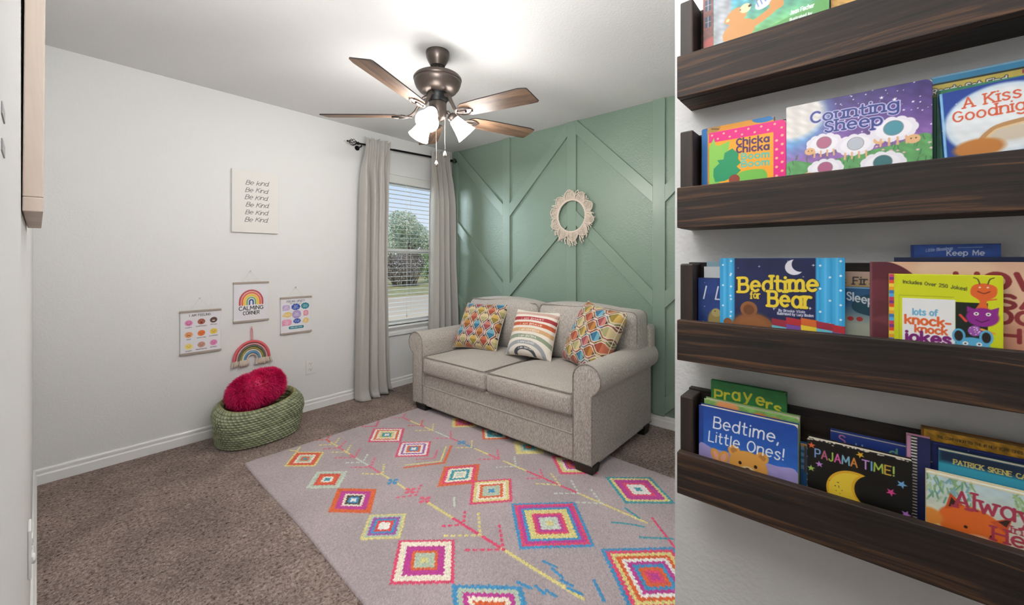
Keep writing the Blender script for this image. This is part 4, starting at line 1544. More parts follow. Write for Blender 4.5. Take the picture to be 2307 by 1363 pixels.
# canvas
cx0, cx1, cz0, cz1 = 0.908, 1.214, 1.444, 1.903
cv = thing('wall_canvas', 'white wall canvas repeating Be Kind in black script', 'canvas', ((cx0 + cx1) / 2, FAR_Y, cz0))
mb = MB()
mb.box(cx0, cx1, 3.4255, FAR_Y - 0.001, cz0, cz1)
mb.build('canvas_body', M['canvas'], cv, bevel=0.002)
a = Art(cx1 - cx0, cz1 - cz0, 0.0014, 'dfddd9')
W_, H_ = a.w, a.h
for i in range(6):
    yb = H_ * (0.775 - 0.1195 * i)
    a.text('Be Kind.' if i else 'Be kind.', W_ * 0.285 - 0.003 * (i % 3), yb, 0.031, '2b2b2c', 0.62, width=W_ * 0.50, slant=0.33, jitter=0.5, gap=0.9, seed=i + 3, shear=0.015)
sheet_mesh('canvas_face', a, local_place(far_place(cx0, cz0, 3.4250), cv), 0.0004, M['canvas_print'], cv)


# hanging posters
def poster(label, x0, x1, z0, z1, apex, art):
    t_ = thing('hanging_poster', label, 'poster', ((x0 + x1) / 2, FAR_Y, z0))
    y = FAR_Y - 0.010
    sheet_mesh('poster_sheet', art, local_place(far_place(x0 + 0.002, z0 + 0.006, y), t_), 0.0006, M['paper'], t_)
    for zc in (z1 - 0.0065, z0 + 0.0065):
        mb_ = MB()
        mb_.box(x0 - 0.002, x1 + 0.002, y - 0.0065, y - 0.0006, zc - 0.0065, zc + 0.0065)
        mb_.box(x0 - 0.002, x1 + 0.002, y + 0.0012, y + 0.0070, zc - 0.0065, zc + 0.0065)
        mb_.build('wood_bar', M['bar_wood'], t_, bevel=0.001, seg=1)
    mb_ = MB()
    q = x1 - x0
    mb_.tube([(x0 + q * .22, y, z1 - .002), (apex[0], FAR_Y - 0.009, apex[1]), (x0 + q * .76, y, z1 - .002)], 0.0008, 5)
    mb_.build('hanging_cord', M['cord'], t_)
    mb_ = MB()
    mb_.lathe([(0.0015, 0), (0.0015, 0.008), (0.004, 0.009), (0.003, 0.016), (0.0045, 0.018), (0.003, 0.020)], (apex[0], FAR_Y - 0.0005, apex[1] + .002), 10, axis=(0, -1, 0))
    mb_.build('push_pin', M['pin'], t_)


def face(a, x, y, rx, ry, col, kind, rot=0):
    a.ell(x, y, rx, ry, col, rot)
    e = '4a3532'
    ex = rx * 0.36
    if kind == 'happy':
        a.line([(x - rx * .55, y - ry * .02), (x - rx * .3, y - ry * .4), (x, y - ry * .5), (x + rx * .3, y - ry * .4), (x + rx * .55, y - ry * .02)], .0022, e, True)
        for s_ in (-1, 1):
            a.line([(x + s_ * ex - .003, y + ry * .28), (x + s_ * ex, y + ry * .4), (x + s_ * ex + .003, y + ry * .28)], .0014, e)
    elif kind == 'surprised':
        a.ell(x, y - ry * .32, rx * .24, ry * .28, '3a211c')
        for s_ in (-1, 1):
            a.ell(x + s_ * ex, y + ry * .3, .0018, .0018, e).line([(x + s_ * ex - .003, y + ry * .6), (x + s_ * ex + .003, y + ry * .62)], .0012, e)
    elif kind == 'proud':
        a.ell(x, y - ry * .08, rx * .40, ry * .26, 'e9dfd6').box(x - rx * .5, y - ry * .02, x + rx * .5, y + ry * .3, col)
    elif kind == 'sad':
        a.line([(x - rx * .42, y - ry * .42), (x, y - ry * .14), (x + rx * .42, y - ry * .42)], .0032, e, True)
        for s_ in (-1, 1):
            a.line([(x + s_ * ex - .003, y + ry * .2), (x + s_ * ex + .003, y + ry * .25)], .0015, e)
    else:
        m = {'flat': 0, 'frown': -.14, 'bored': .03}[kind]
        a.line([(x - rx * .3, y - ry * .3 + m * ry), (x, y - ry * .28), (x + rx * .3, y - ry * .3 + m * ry)], .0015, e, True)
        for s_ in (-1, 1):
            a.line([(x + s_ * ex - .0028, y + ry * .14 + s_ * 0), (x + s_ * ex + .0024, y + ry * .2)], .0017, e)


PW, PH = 0.224, 0.286
a = Art(PW, PH, 0.0011, 'dddbe0')
a.text('I AM FEELING', PW * 0.48, 0.2500, 0.0145, '3a3838', 1.15, width=0.118, align='c', jitter=0.2)
grid = [('HAPPY', 'd985b0', 'happy', -8), ('SURPRISED', 'a85f4c', 'surprised', 6), ('PROUD', '5a4540', 'proud', 20), ('SAD', 'e39a68', 'sad', 5), ('ANNOYED', 'e0763f', 'flat', 25), ('WORRIED', 'e0c257', 'flat', 0), ('ANGRY', 'ead579', 'flat', -5), ('DISAPPOINTED', 'bf8e7c', 'frown', 8), ('BORED', 'dc86b4', 'bored', 15)]
for i, (nm, col, kd, rt) in enumerate(grid):
    x = PW * (0.20 + 0.31 * (i % 3))
    y = 0.2110 - 0.0790 * (i // 3) + 0.004 * ((i % 3) - 1)
    face(a, x, y, 0.0215, 0.0195, col, kd, rt)
    a.text(nm, x, y - 0.034, 0.0066, '4a4850', 1.2, width=min(0.060, 0.0072 * len(nm)), align='c', jitter=0.2)
poster('hanging poster of nine feeling faces headed I AM FEELING', 0.616, 0.844, 0.601, 0.898, (0.723, 0.978), a)

a = Art(PW, PH, 0.0011, 'dddbe0')
rx_, rz_ = PW * 0.5, PH * 0.44
for rad, wd, col in ((0.074, .0125, 'bb5257'), (0.0585, .0135, 'dd7250'), (0.0425, .0150, 'e6c247'), (0.0275, .0100, '79a873'), (0.0120, .0095, '2f4f8f')):
    t = np.radians(np.linspace(0, 180, 40))
    hh = 1.12
    arc = np.stack([rx_ + rad * np.cos(t), rz_ + 0.018 + rad * hh * np.sin(t)], 1)
    arc = np.concatenate([[(rx_ + rad, rz_ - 0.001)], arc, [(rx_ - rad, rz_ - 0.003)]])
    a.line(arc, wd, col)
a.text('CALMING', PW * 0.5, PH * 0.290, 0.0270, '252525', 1.15, width=0.158, align='c', jitter=0.35)
a.text('CORNER', PW * 0.5, PH * 0.170, 0.0240, '252525', 1.15, width=0.106, align='c', jitter=0.35)
poster('hanging poster with a painted rainbow reading CALMING CORNER', 0.920, 1.149, 0.782, 1.078, (1.028, 1.158), a)

a = Art(PW, PH, 0.0011, 'dddbe0')
a.text('FEELING UPSET?', PW * 0.5, PH * 0.855, 0.0150, '4a4f66', 1.0, width=0.138, align='c', jitter=0.3)
a.text("HERE'S WHAT YOU CAN DO", PW * 0.5, PH * 0.808, 0.0048, '55596c', 1.1, width=0.090, align='c')


def bubble(x, y, rx, ry, col, lines, kind='round'):
    if kind == 'round':
        a.box(x - rx, y - ry, x + rx, y + ry, col, min(rx, ry) * 0.75)
        a.poly([(x - rx * .9, y - ry * .2), (x - rx * .95, y - ry * 1.15), (x - rx * .3, y - ry * .8)], col)
    elif kind == 'cloud':
        for k in range(9):
            t_ = 2 * math.pi * k / 9
            a.ell(x + rx * .72 * math.cos(t_), y + ry * .66 * math.sin(t_), rx * .33, ry * .42, col)
        a.ell(x, y, rx * .8, ry * .8, col)
    elif kind == 'burst':
        a.star(x, y, rx * 1.03, col, 14, 0.86)
    else:
        a.ell(x + rx * .15, y, rx * .85, ry, col)
        a.poly([(x - rx * 1.15, y - ry * .45), (x - rx * .2, y + ry * .6), (x, y - ry * .9)], col)
    n_ = len(lines)
    for i_, tx in enumerate(lines):
        a.text(tx, x, y + (n_ / 2 - i_ - 0.82) * 0.0095, 0.0058, 'e6e3ea', 1.25, width=min(rx * 1.5, 0.0058 * len(tx)), align='c')


for args in ((.040, PH * .715, .028, .021, 'b7a3cc', ['TAKE', 'DEEP', 'BREATHS'], 'round'), (.112, PH * .722, .033, .024, '3353a8', ['COUNT', 'DOWN', 'FROM 10'], 'cloud'), (.184, PH * .735, .031, .025, '1d7f8f', ['HUG A', 'STUFFED', 'ANIMAL'], 'cloud'),
             (.046, PH * .520, .036, .021, 'e0bf6c', ['TALK TO', 'A FRIEND'], 'tail'), (.118, PH * .515, .036, .022, 'a995c4', ['THINK', 'HAPPY', 'THOUGHTS'], 'burst'), (.190, PH * .530, .020, .022, 'd9889c', ['GO', 'FOR A', 'WALK'], 'round'),
             (.044, PH * .305, .036, .024, 'dc8fb0', ['LISTEN TO', 'YOUR', 'FAVORITE', 'SONG'], 'round'), (.121, PH * .325, .028, .019, '3353a8', ["IT'S OK", 'TO CRY'], 'cloud'), (.187, PH * .318, .025, .022, 'e0bf6c', ['ASK', 'FOR', 'HELP'], 'tail'), (.116, PH * .150, .058, .0115, '1d7f8f', ['DRINK SOME WATER'], 'pill')):
    x, y, rx, ry, col, lines, kd = args
    if kd == 'pill':
        a.box(x - rx, y - ry, x + rx, y + ry, col, ry)
        a.text(lines[0], x, y - 0.0035, 0.0078, 'e6e3ea', 1.2, width=rx * 1.5, align='c')
    else:
        bubble(x, y, rx, ry, col, lines, kd)
poster('hanging poster of coloured speech bubbles headed FEELING UPSET?', 1.234, 1.470, 0.652, 0.947, (1.347, 1.022), a)

# yarn rainbow
rb = thing('yarn_rainbow', 'pink and green cord rainbow wall hanging with fringed ends', 'wall hanging', (1.037, FAR_Y, 0.46))
RBX, RBZ = 1.037, 0.502
arcs = [(0.1155, .0098, 'd9656a', 'coral'), (0.0985, .0060, 'dba3a8', 'pale_pink'), (0.0855, .0078, '67705f', 'moss'), (0.0725, .0062, 'a89a4e', 'olive'), (0.0605, .0055, 'dcd9d2', 'white'), (0.0485, .0082, '6699bb', 'blue'), (0.0335, .0062, 'c9bdae', 'cream')]
for rad, cr, col, nm in arcs:
    m_ = plain('yarn_' + nm, col, 0.9, bump_s=0.5, bump_scale=420)
    pts = [(RBX + rad * math.cos(t_), FAR_Y - 0.016, RBZ + rad * 1.16 * math.sin(t_)) for t_ in np.linspace(0, math.pi, 40)]
    n_ = 160
    P = catmull(pts, 4)
    rr = cr * (1 + 0.05 * np.sin(np.arange(len(P)) * 1.6))
    mb = MB()
    mb.tube(P, rr, 10)
    tag(mb.build('arch', m_, rb, smooth=60), col and {'coral': 'coral outer cord arch', 'pale_pink': 'pale pink cord arch', 'moss': 'moss green cord arch', 'olive': 'olive cord arch', 'white': 'white cord arch', 'blue': 'blue cord arch', 'cream': 'cream inner cord arch'}[nm])
for s_ in (-1, 1):
    mb = MB()
    rnd = random.Random(8 + s_)
    for i in range(90):
        q_ = rnd.random()
        x = RBX + s_ * (0.028 + 0.094 * q_)
        y = FAR_Y - 0.016 + rnd.uniform(-0.010, 0.008)
        L = rnd.uniform(0.030, 0.044)
        dx = s_ * 0.016 * (q_ - .45) + rnd.uniform(-.006, .006)
        mb.tube(catmull([(x, y, RBZ + 0.004), (x + dx * .5, y - .004, RBZ - L * .5), (x + dx, y - rnd.uniform(-.003, .006), RBZ - L)], 3), [0.0030] * 3 + [.0034, .0034, .0032, .0016][:4], 6)
    mb.build('fringe', M['macrame'], rb, smooth=60)
mb = MB()
mb.tube(catmull([(RBX - .004, FAR_Y - .014, 0.628), (RBX - .006, FAR_Y - .010, 0.70), (RBX - .003, FAR_Y - .008, 0.738), (RBX + .002, FAR_Y - .008, 0.738), (RBX + .006, FAR_Y - .010, 0.70), (RBX + .005, FAR_Y - .014, 0.628)], 5), 0.0030, 8)
mb.build('hanging_loop', plain('yarn_loop', 'd98f92', 0.9), rb, smooth=60)
mb = MB()
mb.lathe([(0.002, 0), (0.002, 0.010), (0.005, 0.012), (0.004, 0.016)], (RBX - .001, FAR_Y - 0.0005, 0.736), 10, axis=(0, -1, 0))
mb.build('push_pin', M['pin'], rb)

# outlet under the window side
def outlet(label, org, ux, out):
    t_ = thing('wall_outlet', label, 'outlet', org)
    ux, out = Vector(ux), Vector(out)
    up = Vector((0, 0, 1))

    def bx(mb_, u0, u1, v0, v1, d0, d1):
        V = [ux * u_ + up * v_ + out * d_ for d_ in (d0, d1) for v_ in (v0, v1) for u_ in (u0, u1)]
        mb_.add([tuple(p) for p in V], [(0, 2, 3, 1), (4, 5, 7, 6), (0, 1, 5, 4), (2, 6, 7, 3), (0, 4, 6, 2), (1, 3, 7, 5)])
    mb_ = MB()
    bx(mb_, -.037, .037, -.0605, .0605, 0, .006)
    mb_.build('cover_plate', M['white_plastic'], t_, bevel=0.0022, local=True)
    for v_ in (-.0235, .0235):
        mb_ = MB()
        k = []
        for q in np.linspace(0, 2 * math.pi, 24, endpoint=False):
            k.append((max(-.0165, min(.0165, .0185 * math.cos(q))), v_ + .0145 * math.sin(q)))
        V = [ux * a_ + up * b_ + out * .0055 for a_, b_ in k] + [ux * a_ + up * b_ + out * .0085 for a_, b_ in k]
        n_ = len(k)
        mb_.add([tuple(p) for p in V], [tuple(range(n_)), tuple(range(n_, 2 * n_))] + [(i_, (i_ + 1) % n_, n_ + (i_ + 1) % n_, n_ + i_) for i_ in range(n_)])
        r_ = mb_.build('receptacle', M['white_plastic'], t_, local=True)
        mb_ = MB()
        for u_ in (-.0065, .0065):
            bx(mb_, u_ - .0012, u_ + .0012, v_ - .001, v_ + .008, .0084, .0088)
        mb_.lathe([(.0026, 0), (.0026, .0004)], tuple(up * (v_ - .0075) + out * .0084), 10, axis=tuple(out))
        mb_.build('slot', M['slot'], r_, local=True)
    mb_ = MB()
    mb_.lathe([(.003, 0), (.0028, .001), (.001, .0014)], tuple(out * .006), 10, axis=tuple(out))
    mb_.build('screw', M['white_plastic'], t_, local=True)
    return t_


outlet('white outlet low on the far wall right of the basket', (1.465, FAR_Y - 0.0002, 0.360), (1, 0, 0), (0, -1, 0))
o = outlet('white outlet low on the left wall near the picture edge', (LEFT_X + 0.0002, 1.60, 0.507), (0, 1, 0), (1, 0, 0))
mb = MB()
mb.lathe([(.013, .0085), (.013, .010), (.010, .013), (.004, .0145)], (LEFT_X, 1.60, 0.480), 18, axis=(1, 0, 0))
mb.build('plug_cap', M['white_plastic'], o, smooth=50)

# framed panel and grey marks on the left wall
fp = thing('framed_panel', 'pale wood framed panel hanging high on the left wall', 'picture', (LEFT_X, 1.19, 1.312))
y0, y1, z0, z1 = 0.945, 1.432, 1.313, 1.955
mb = MB()
xb, xf = LEFT_X + 0.0012, 0.0058


def lean(mb_):
    for arr in mb_.v:
        arr[:, 0] += (arr[:, 2] - z0) * 0.0065


w = 0.022
mb.box(xb, xf, y0, y0 + w, z0 + w, z1 - w).box(xb, xf, y1 - w, y1, z0 + w, z1 - w).box(xb, xf, y0, y1, z0, z0 + w).box(xb, xf, y0, y1, z1 - w, z1)
lean(mb)
mb.build('frame', M['pale_wood'], fp, bevel=0.0015)
mb = MB()
mb.box(xb + .006, xf - .004, y0 + w, y1 - w, z0 + w, z1 - w)
lean(mb)
mb.build('panel_face', M['canvas'], fp)
hk = thing('wall_marks', 'pair of small grey marks on the left wall at the photo edge', 'wall fitting', (LEFT_X, 0.46, 1.33))
for zz in (1.3435, 1.3185):  # thin raised plates for two grey marks of unknown origin
    mb = MB()
    mb.box(LEFT_X - .0002, LEFT_X + 0.0007, .440, .474, zz - .0042, zz + .0042)
    mb.build('grey_mark', M['mark_grey'], hk, bevel=0.0003)

# ---------------------------------------------------------------- macrame wreath
wr = thing('macrame_wreath', 'cream macrame wreath with knotted fringe on the green wall', 'wreath', (BX0, 1.876, 1.62))
WY, WZ, WX_ = 1.876, 1.620, BX0 - 0.010


def wp(r, a, d=0.0):
    return (WX_ - d, WY + r * math.cos(a), WZ + r * math.sin(a))


mb = MB()
mb.tube([wp(0.1385 + 0.0016 * math.sin(i * 1.9), 2 * math.pi * i / 120, 0.004) for i in range(120)], 0.0085, 8, closed=True)
mb.build('ring', M['macrame'], wr, smooth=60)
rnd = random.Random(21)
NP = 10
for p in range(NP):
    a0 = 2 * math.pi * (p + 0.35) / NP
    hw = math.pi / NP * 0.98
    mb = MB()
    tip = 0.222 + rnd.uniform(-.006, .006)
    for k in range(6):
        f = 1 - k * 0.17
        rt = 0.144 + (tip - 0.144) * f
        kk = (0.008, 0.013)[k == 0]
        pts = [wp(0.142, a0 - hw * f, 0.004), wp(0.144 + (rt - 0.144) * .42, a0 - hw * f * 0.93, kk), wp(0.144 + (rt - 0.144) * .80, a0 - hw * f * .48, kk), wp(rt, a0, kk),
               wp(0.144 + (rt - 0.144) * .80, a0 + hw * f * .48, kk), wp(0.144 + (rt - 0.144) * .42, a0 + hw * f * 0.93, kk), wp(0.142, a0 + hw * f, 0.004)]
        mb.tube(catmull(pts, 4), 0.0048 if k == 0 else 0.0034, 6)
    for s_ in range(11):                                      # cords filling the leaf
        aa = a0 + hw * (s_ - 5) / 5.4
        rr = 0.146 + (tip - .152) * (1 - (abs(s_ - 5) / 5.6) ** 1.6)
        mb.tube([wp(.140, aa, .002), wp((.142 + rr) / 2, aa + rnd.uniform(-.02, .02), .004), wp(rr, aa, .003)], 0.0034, 5)
    mb.build('knotted_leaf', M['macrame'], wr, smooth=60)
    mb = MB()
    for s_ in range(12):                                     # cords between the leaves: short at the top, hanging free below
        low = max(0.0, -math.sin(a0))
        aa = a0 + rnd.uniform(-1, 1) * hw * 1.15
        r0 = 0.150 + rnd.uniform(0, 0.045)
        L = rnd.uniform(0.016, 0.036) + 0.030 * low
        p0 = Vector(wp(r0, aa, .004))
        d = Vector((0, math.cos(aa), math.sin(aa)))
        d2 = (d * 0.5 + Vector((0, rnd.uniform(-.7, .7), -0.75 * (0.4 + low)))).normalized()
        p1 = p0 + d * L * .6 + Vector((-.005, 0, 0))
        p2 = p1 + d2 * L * .6
        mb.tube(catmull([p0, p1, p2], 4), 0.0026, 5)
        mb.lathe([(.0020, -.004), (.0046, -.002), (.0046, .003), (.0028, .006)], tuple(p2), 7, axis=tuple(d2))
    mb.build('fringe', M['macrame'], wr, smooth=60)

# ---------------------------------------------------------------- basket and fluffy pillow
BC = (1.012, 3.212)
bk = thing('jute_basket', 'green braided jute basket slumped on the carpet by the far wall', 'basket', (BC[0], BC[1], 0))
nth, rows_, per = 420, 15, 9
th = np.linspace(0, 2 * math.pi, nth, endpoint=False)
prof = []                                                     # (radius scale, height, row phase)
RXB, RYB = 0.262, 0.200
outer, inner = rows_, 5
V, Cc = [], []
path = []
for i in range(outer * per):
    q = i / (outer * per - 1)
    hgt = 0.004 + q * 0.262
    rs_ = 0.93 + 0.10 * math.sin(q * math.pi * 0.9) - 0.035 * math.exp(-((q - 0.45) / 0.07) ** 2) + 0.02 * math.exp(-((q - .75) / .15) ** 2)
    path.append((rs_ - 0.07 * max(0, q - 0.88) / 0.12, hgt, i))
top = path[-1]
for i in range(1, inner * per):
    q = i / (inner * per - 1)
    path.append((top[0] - 0.105 - 0.02 * q if q > .12 else top[0] - 0.105 * (q / .12), top[1] + 0.008 * math.sin(min(1, q / .12) * math.pi) - 0.120 * max(0, q - 0.06), outer * per + i))
for rs_, hgt, i in path:
    ph = (i % per) / per
    coil = math.sqrt(max(0.0, 1 - (2 * ph - 1) ** 2))
    rownum = i // per
    # slump: rim higher at the back right, crease in the middle
    rim = min(1, hgt / 0.26)
    zz = hgt + rim * (0.020 * np.cos(th - 0.9) + 0.010 * np.cos(2 * th + 0.6))
    sag = 0.012 * np.sin(3 * th + 1.0 + hgt * 9) * math.sin(math.pi * min(1, hgt / .26))
    st = np.sin(th * 62 + (math.pi if rownum % 2 else 0) + (ph - .5) * 3.2)
    rad = 1 + (0.040 * coil - 0.020) + 0.008 * st * coil
    sup = (np.abs(np.cos(th)) ** 2.35 + np.abs(np.sin(th)) ** 2.35) ** (-1 / 2.35)
    x = BC[0] + (RXB * rs_ * rad * sup + sag) * np.cos(th)
    y = BC[1] + (RYB * rs_ * rad * sup + sag) * np.sin(th)
    y = np.minimum(y, FAR_Y - 0.020)
    V.append(np.stack([x, y, np.maximum(zz, 0.004)], -1))
    base = hexc('868d70') * 0.5 + hexc('7a8469') * 0.5
    rr_ = np.random.RandomState(rownum)
    tone = np.interp(th, np.linspace(0, 2 * math.pi, 60), rr_.uniform(0.80, 1.14, 60))
    c_ = base[None, :] * tone[:, None]
    fleck = np.clip((st * coil - 0.25) * 1.5, 0, 1)[:, None]
    c_ = c_ * (1 - 0.65 * fleck) + hexc('c9c6a2') * 0.65 * fleck
    if rownum >= outer:
        c_ = c_ * [1.03, 0.98, 0.85]
    Cc.append(c_)
grid_mesh('braided_wall', np.array(V).reshape(-1, 3), nth, len(path), M['basket'], bk, np.array(Cc), closed_u=True, local=False)
mb = MB()
mb.lathe([(0.001, 0.012), (0.80, 0.012), (0.88, 0.006)], (0, 0, 0), 40, cap=False)
mb.v[0] = mb.v[0] * [RXB, RYB, 1] + [BC[0], BC[1], 0]
mb.build('basket_base', plain('jute_base', '7b8866', 0.9), bk)

PC = Vector((1.00, 3.215, 0.335))
pk = thing('fluffy_pillow', 'magenta fluffy pillow stuffed into the green basket', 'pillow', PC)
rnd = np.random.RandomState(5)
tilt = Matrix.Rotation(R(-14), 3, 'Y') @ Matrix.Rotation(R(-24), 3, 'X')
mb = MB()
nu_, nv_ = 48, 30
P = []
for j in range(nv_):
    b_ = -math.pi / 2 + math.pi * j / (nv_ - 1)
    for i in range(nu_):
        t_ = 2 * math.pi * i / nu_
        sx = np.sign(math.cos(t_)) * abs(math.cos(t_)) ** 0.75
        sy = np.sign(math.sin(t_)) * abs(math.sin(t_)) ** 0.75
        q = Vector((0.170 * sx * math.cos(b_) ** 0.7, 0.105 * sy * math.cos(b_) ** 0.7, 0.110 * math.sin(b_)))
        P.append(tilt @ q)
grid_mesh('pillow_body', np.array(P), nu_, nv_, M['fur'], pk, None, closed_u=True)
NB = 17000
b_ = np.arcsin(rnd.uniform(-1, 1, NB))
t_ = rnd.uniform(0, 2 * math.pi, NB)
sx = np.sign(np.cos(t_)) * np.abs(np.cos(t_)) ** 0.75
sy = np.sign(np.sin(t_)) * np.abs(np.sin(t_)) ** 0.75
cb = np.cos(b_) ** 0.7
root = np.stack([0.170 * sx * cb, 0.105 * sy * cb, 0.110 * np.sin(b_)], 1)
nrm = root / np.array([0.170, 0.105, 0.110]) ** 2
nrm /= np.linalg.norm(nrm, axis=1)[:, None]
Tm = np.array(tilt)
root, nrm = root @ Tm.T, nrm @ Tm.T
clump = np.sin(root * 55 + 1.3)[:, [1, 2, 0]] * 0.45
dirn = nrm + clump + rnd.normal(0, 0.28, (NB, 3)) + np.array([0, -0.1, -0.25])
dirn /= np.linalg.norm(dirn, axis=1)[:, None]
Lh = rnd.uniform(0.018, 0.038, NB)[:, None]
side = np.cross(dirn, rnd.normal(0, 1, (NB, 3)))
side /= np.linalg.norm(side, axis=1)[:, None]
wd = rnd.uniform(0.0009, 0.0017, NB)[:, None]
mid = root + dirn * Lh * 0.55 + nrm * 0.002
tip = root + dirn * Lh + np.array([0, 0, -0.15]) * Lh
Vf = np.stack([root - side * wd, root + side * wd, mid + side * wd * .7, mid - side * wd * .7, tip], 1).reshape(-1, 3)
ix = np.arange(NB) * 5
quads = np.stack([ix, ix + 1, ix + 2, ix + 3], 1)
tris = np.stack([ix + 3, ix + 2, ix + 4, ix + 4], 1)[:, :3]
me = bpy.data.meshes.new('pillow_fur')
me.from_pydata(Vf.tolist(), [], quads.tolist() + tris.tolist())
me.materials.append(M['fur'])
o = bpy.data.objects.new('pillow_fur', me)
COL.objects.link(o)
o.parent = pk
o['kind'] = 'stuff'
# ---------------------------------------------------------------- book ledges
LX = 0.890                                   # front face of the ledges
LEDGES = [(1.587, 1.676, 'topmost', 1.800), (1.309, 1.395, 'second from the top', 1.519), (1.026, 1.112, 'third from the top', 1.232), (0.741, 0.829, 'lowest', 0.945)]
LY0, LY1 = -0.78, 0.2955
for z0, z1, nm, zt in LEDGES:
    t = thing('book_ledge', 'dark stained pine book ledge, %s of the four on the near wall' % nm, 'shelf', (0.94, (LY0 + LY1) / 2, z0), 'dark pine book ledges')
    mb = MB()
    mb.box(LX, LX + 0.019, LY0, LY1, z0, z1)
    mb.build('front_board', M['shelf_wood'], t, bevel=0.0016)
    mb = MB()
    mb.box(LX + 0.0195, SHELF_X - 0.0005, LY0, LY1, z0 - 0.0005, z0 + 0.0185)
    mb.build('bottom_board', M['shelf_wood'], t, bevel=0.0012)
    mb = MB()
    mb.box(0.971, SHELF_X - 0.0005, LY0, LY1, z0 + 0.019, zt + 0.003)
    mb.build('back_board', M['shelf_wood'], t, bevel=0.0012)
    for ya, yb in ((LY1 - 0.027, LY1 - 0.0003), (LY0 + 0.0003, LY0 + 0.027)):
        mb = MB()
        mb.box(LX + 0.0195, 0.9705, ya, yb, z0 + 0.019, zt)
        mb.build('end_block', M['block_wood'], t, bevel=0.003)

# ---------------------------------------------------------------- books
BRES = 0.00072


def book(label, ledge, x, yl, w, ztop, art, thick=0.010, corner=None, tilt=0.0, group=None, cover='3a3f55', cream=True, board=False):
    """x: plane of the front cover, yl: its left edge (seen from the room), ztop: top of the book"""
    z0 = LEDGES[ledge][0] + 0.0185
    h = ztop - z0
    t_ = thing('book', label, 'book', (x, yl - w / 2, z0 + 0.0003), 'books on the %s ledge' % ('top', 'second', 'third', 'lowest')[ledge])
    t_.rotation_euler = (tilt, 0, 0)
    t_.location.z += abs(tilt) * w / 2
    ct = 0.0022

    def place(u, v, d):
        return np.stack([d, w / 2 - u, v], -1)
    sheet_mesh('front_cover', art, place, ct, M['print'], t_, corner)
    mb_ = MB()
    pw = 0.0 if board else 0.003
    mb_.box(ct + .0002, thick - ct - .0002, -w / 2 + pw, w / 2 - 0.0012, pw, h - (0.0012 if board else pw))
    pg = mb_.build('page_block', M['pages'] if cream else M['pages_white'], t_, local=True, bevel=0.002 if board else 0)
    mb_ = MB()
    mb_.box(thick - ct, thick, -w / 2, w / 2, 0, h)
    if not board:
        mb_.box(ct + .0001, thick - ct - .0001, w / 2 - 0.0010, w / 2, 0, h)
    mb_.build('back_cover', plain('cover_' + cover, cover, 0.45), t_, local=True)
    return t_


def sheet(ledge, w, ztop, bg):
    return Art(w, ztop - LEDGES[ledge][0] - 0.0188, BRES, bg)


def ty(ledge, z):
    """height on a cover from a height in the room"""
    return z - LEDGES[ledge][0] - 0.0188


def bear_head(a, x, y, r, col, dark, ear=True):
    if ear:
        for s_ in (-1, 1):
            a.ell(x + s_ * r * .72, y + r * .72, r * .33, r * .33, col).ell(x + s_ * r * .72, y + r * .72, r * .18, r * .18, dark)
    a.ell(x, y, r, r * .88, col, soft=.0012)
    a.ell(x, y - r * .32, r * .42, r * .32, 'e9cf9f', soft=.001).ell(x, y - r * .18, r * .13, r * .1, '33241c')
    for s_ in (-1, 1):
        a.ell(x + s_ * r * .40, y + r * .10, r * .085, r * .10, '2a1d18')


def sheep(a, x, y, s, belly, head=(-1, -.4)):
    for k in range(11):
        t_ = 2 * math.pi * k / 11
        a.ell(x + s * 1.05 * math.cos(t_), y + s * .62 * math.sin(t_), s * .42, s * .42, 'e6e2ea')
    a.ell(x, y, s * 1.1, s * .75, 'eeebf0')
    for k in range(4):
        a.line([(x + (k - 1.5) * s * .5, y - s * .7), (x + (k - 1.5) * s * .52, y - s * 1.25)], s * .14, 'd9ab7d')
    hx, hy = x + head[0] * s * 1.15, y + head[1] * s
    a.ell(hx, hy, s * .42, s * .36, 'dcae80').ell(hx - s * .12, hy + s * .05, s * .05, s * .05, '4a3226').ell(hx + s * .16, hy + s * .05, s * .05, s * .05, '4a3226')
    a.ell(x, y + s * .1, s * .62, s * .62, '8d8a92').ell(x, y + s * .1, s * .57, s * .57, belly)


# ---- topmost ledge
a = sheet(0, 0.192, 1.84, '5d9fc4')
a.vgrad('6fae6a', '3f8fc4', ty(0, 1.69), ty(0, 1.80)).mottle(.10, .05, 2)
a.box(0, 0, .034, a.h, '9fa3a8', soft=.004).mottle(.12, .03, 5)
a.ell(.052, ty(0, 1.835), .03, .045, '1f3f82', soft=.006)
a.poly([(.09, ty(0, 1.682)), (.115, ty(0, 1.697)), (.145, ty(0, 1.703)), (.20, ty(0, 1.713)), (.20, 0), (.08, 0)], '5f9c58', smooth=True)
bc, bd = 'c58a4d', 'e0bf93'
hx, hz = .043, ty(0, 1.737)
a.ell(.047, hz - .032, .030, .022, bc, 10, soft=.001)
a.line([(.060, hz - .030), (.080, hz - .024), (.100, hz - .014), (.114, hz - .004)], .014, bc, True)
a.ell(hx, hz, .019, .0165, bc, 20, soft=.001).ell(hx - .016, hz - .003, .0065, .0065, bc).ell(hx - .016, hz - .003, .0034, .0034, bd)
a.ell(.059, hz + .010, .010, .009, 'e6cfa2').ell(.067, hz + .012, .003, .0026, '33241c').ell(.050, hz + .010, .0014, .0014, '2a1d18')
a.ell(.094, hz + .012, .020, .012, 'd9dbe2', 35).ell(.112, hz - .002, .013, .010, bc, -40).ell(.082, hz + .026, .010, .009, bc)
for k in range(5):
    a.line([(.082 + .006 * k, hz + .004 + .003 * k), (.076 + .006 * k, hz + .022 + .003 * k)], .0022, '6f88b8')
a.text('Jean Fischer', .152, ty(0, 1.7045), .0072, 'e8ecef', 1.3, width=.036, align='c')
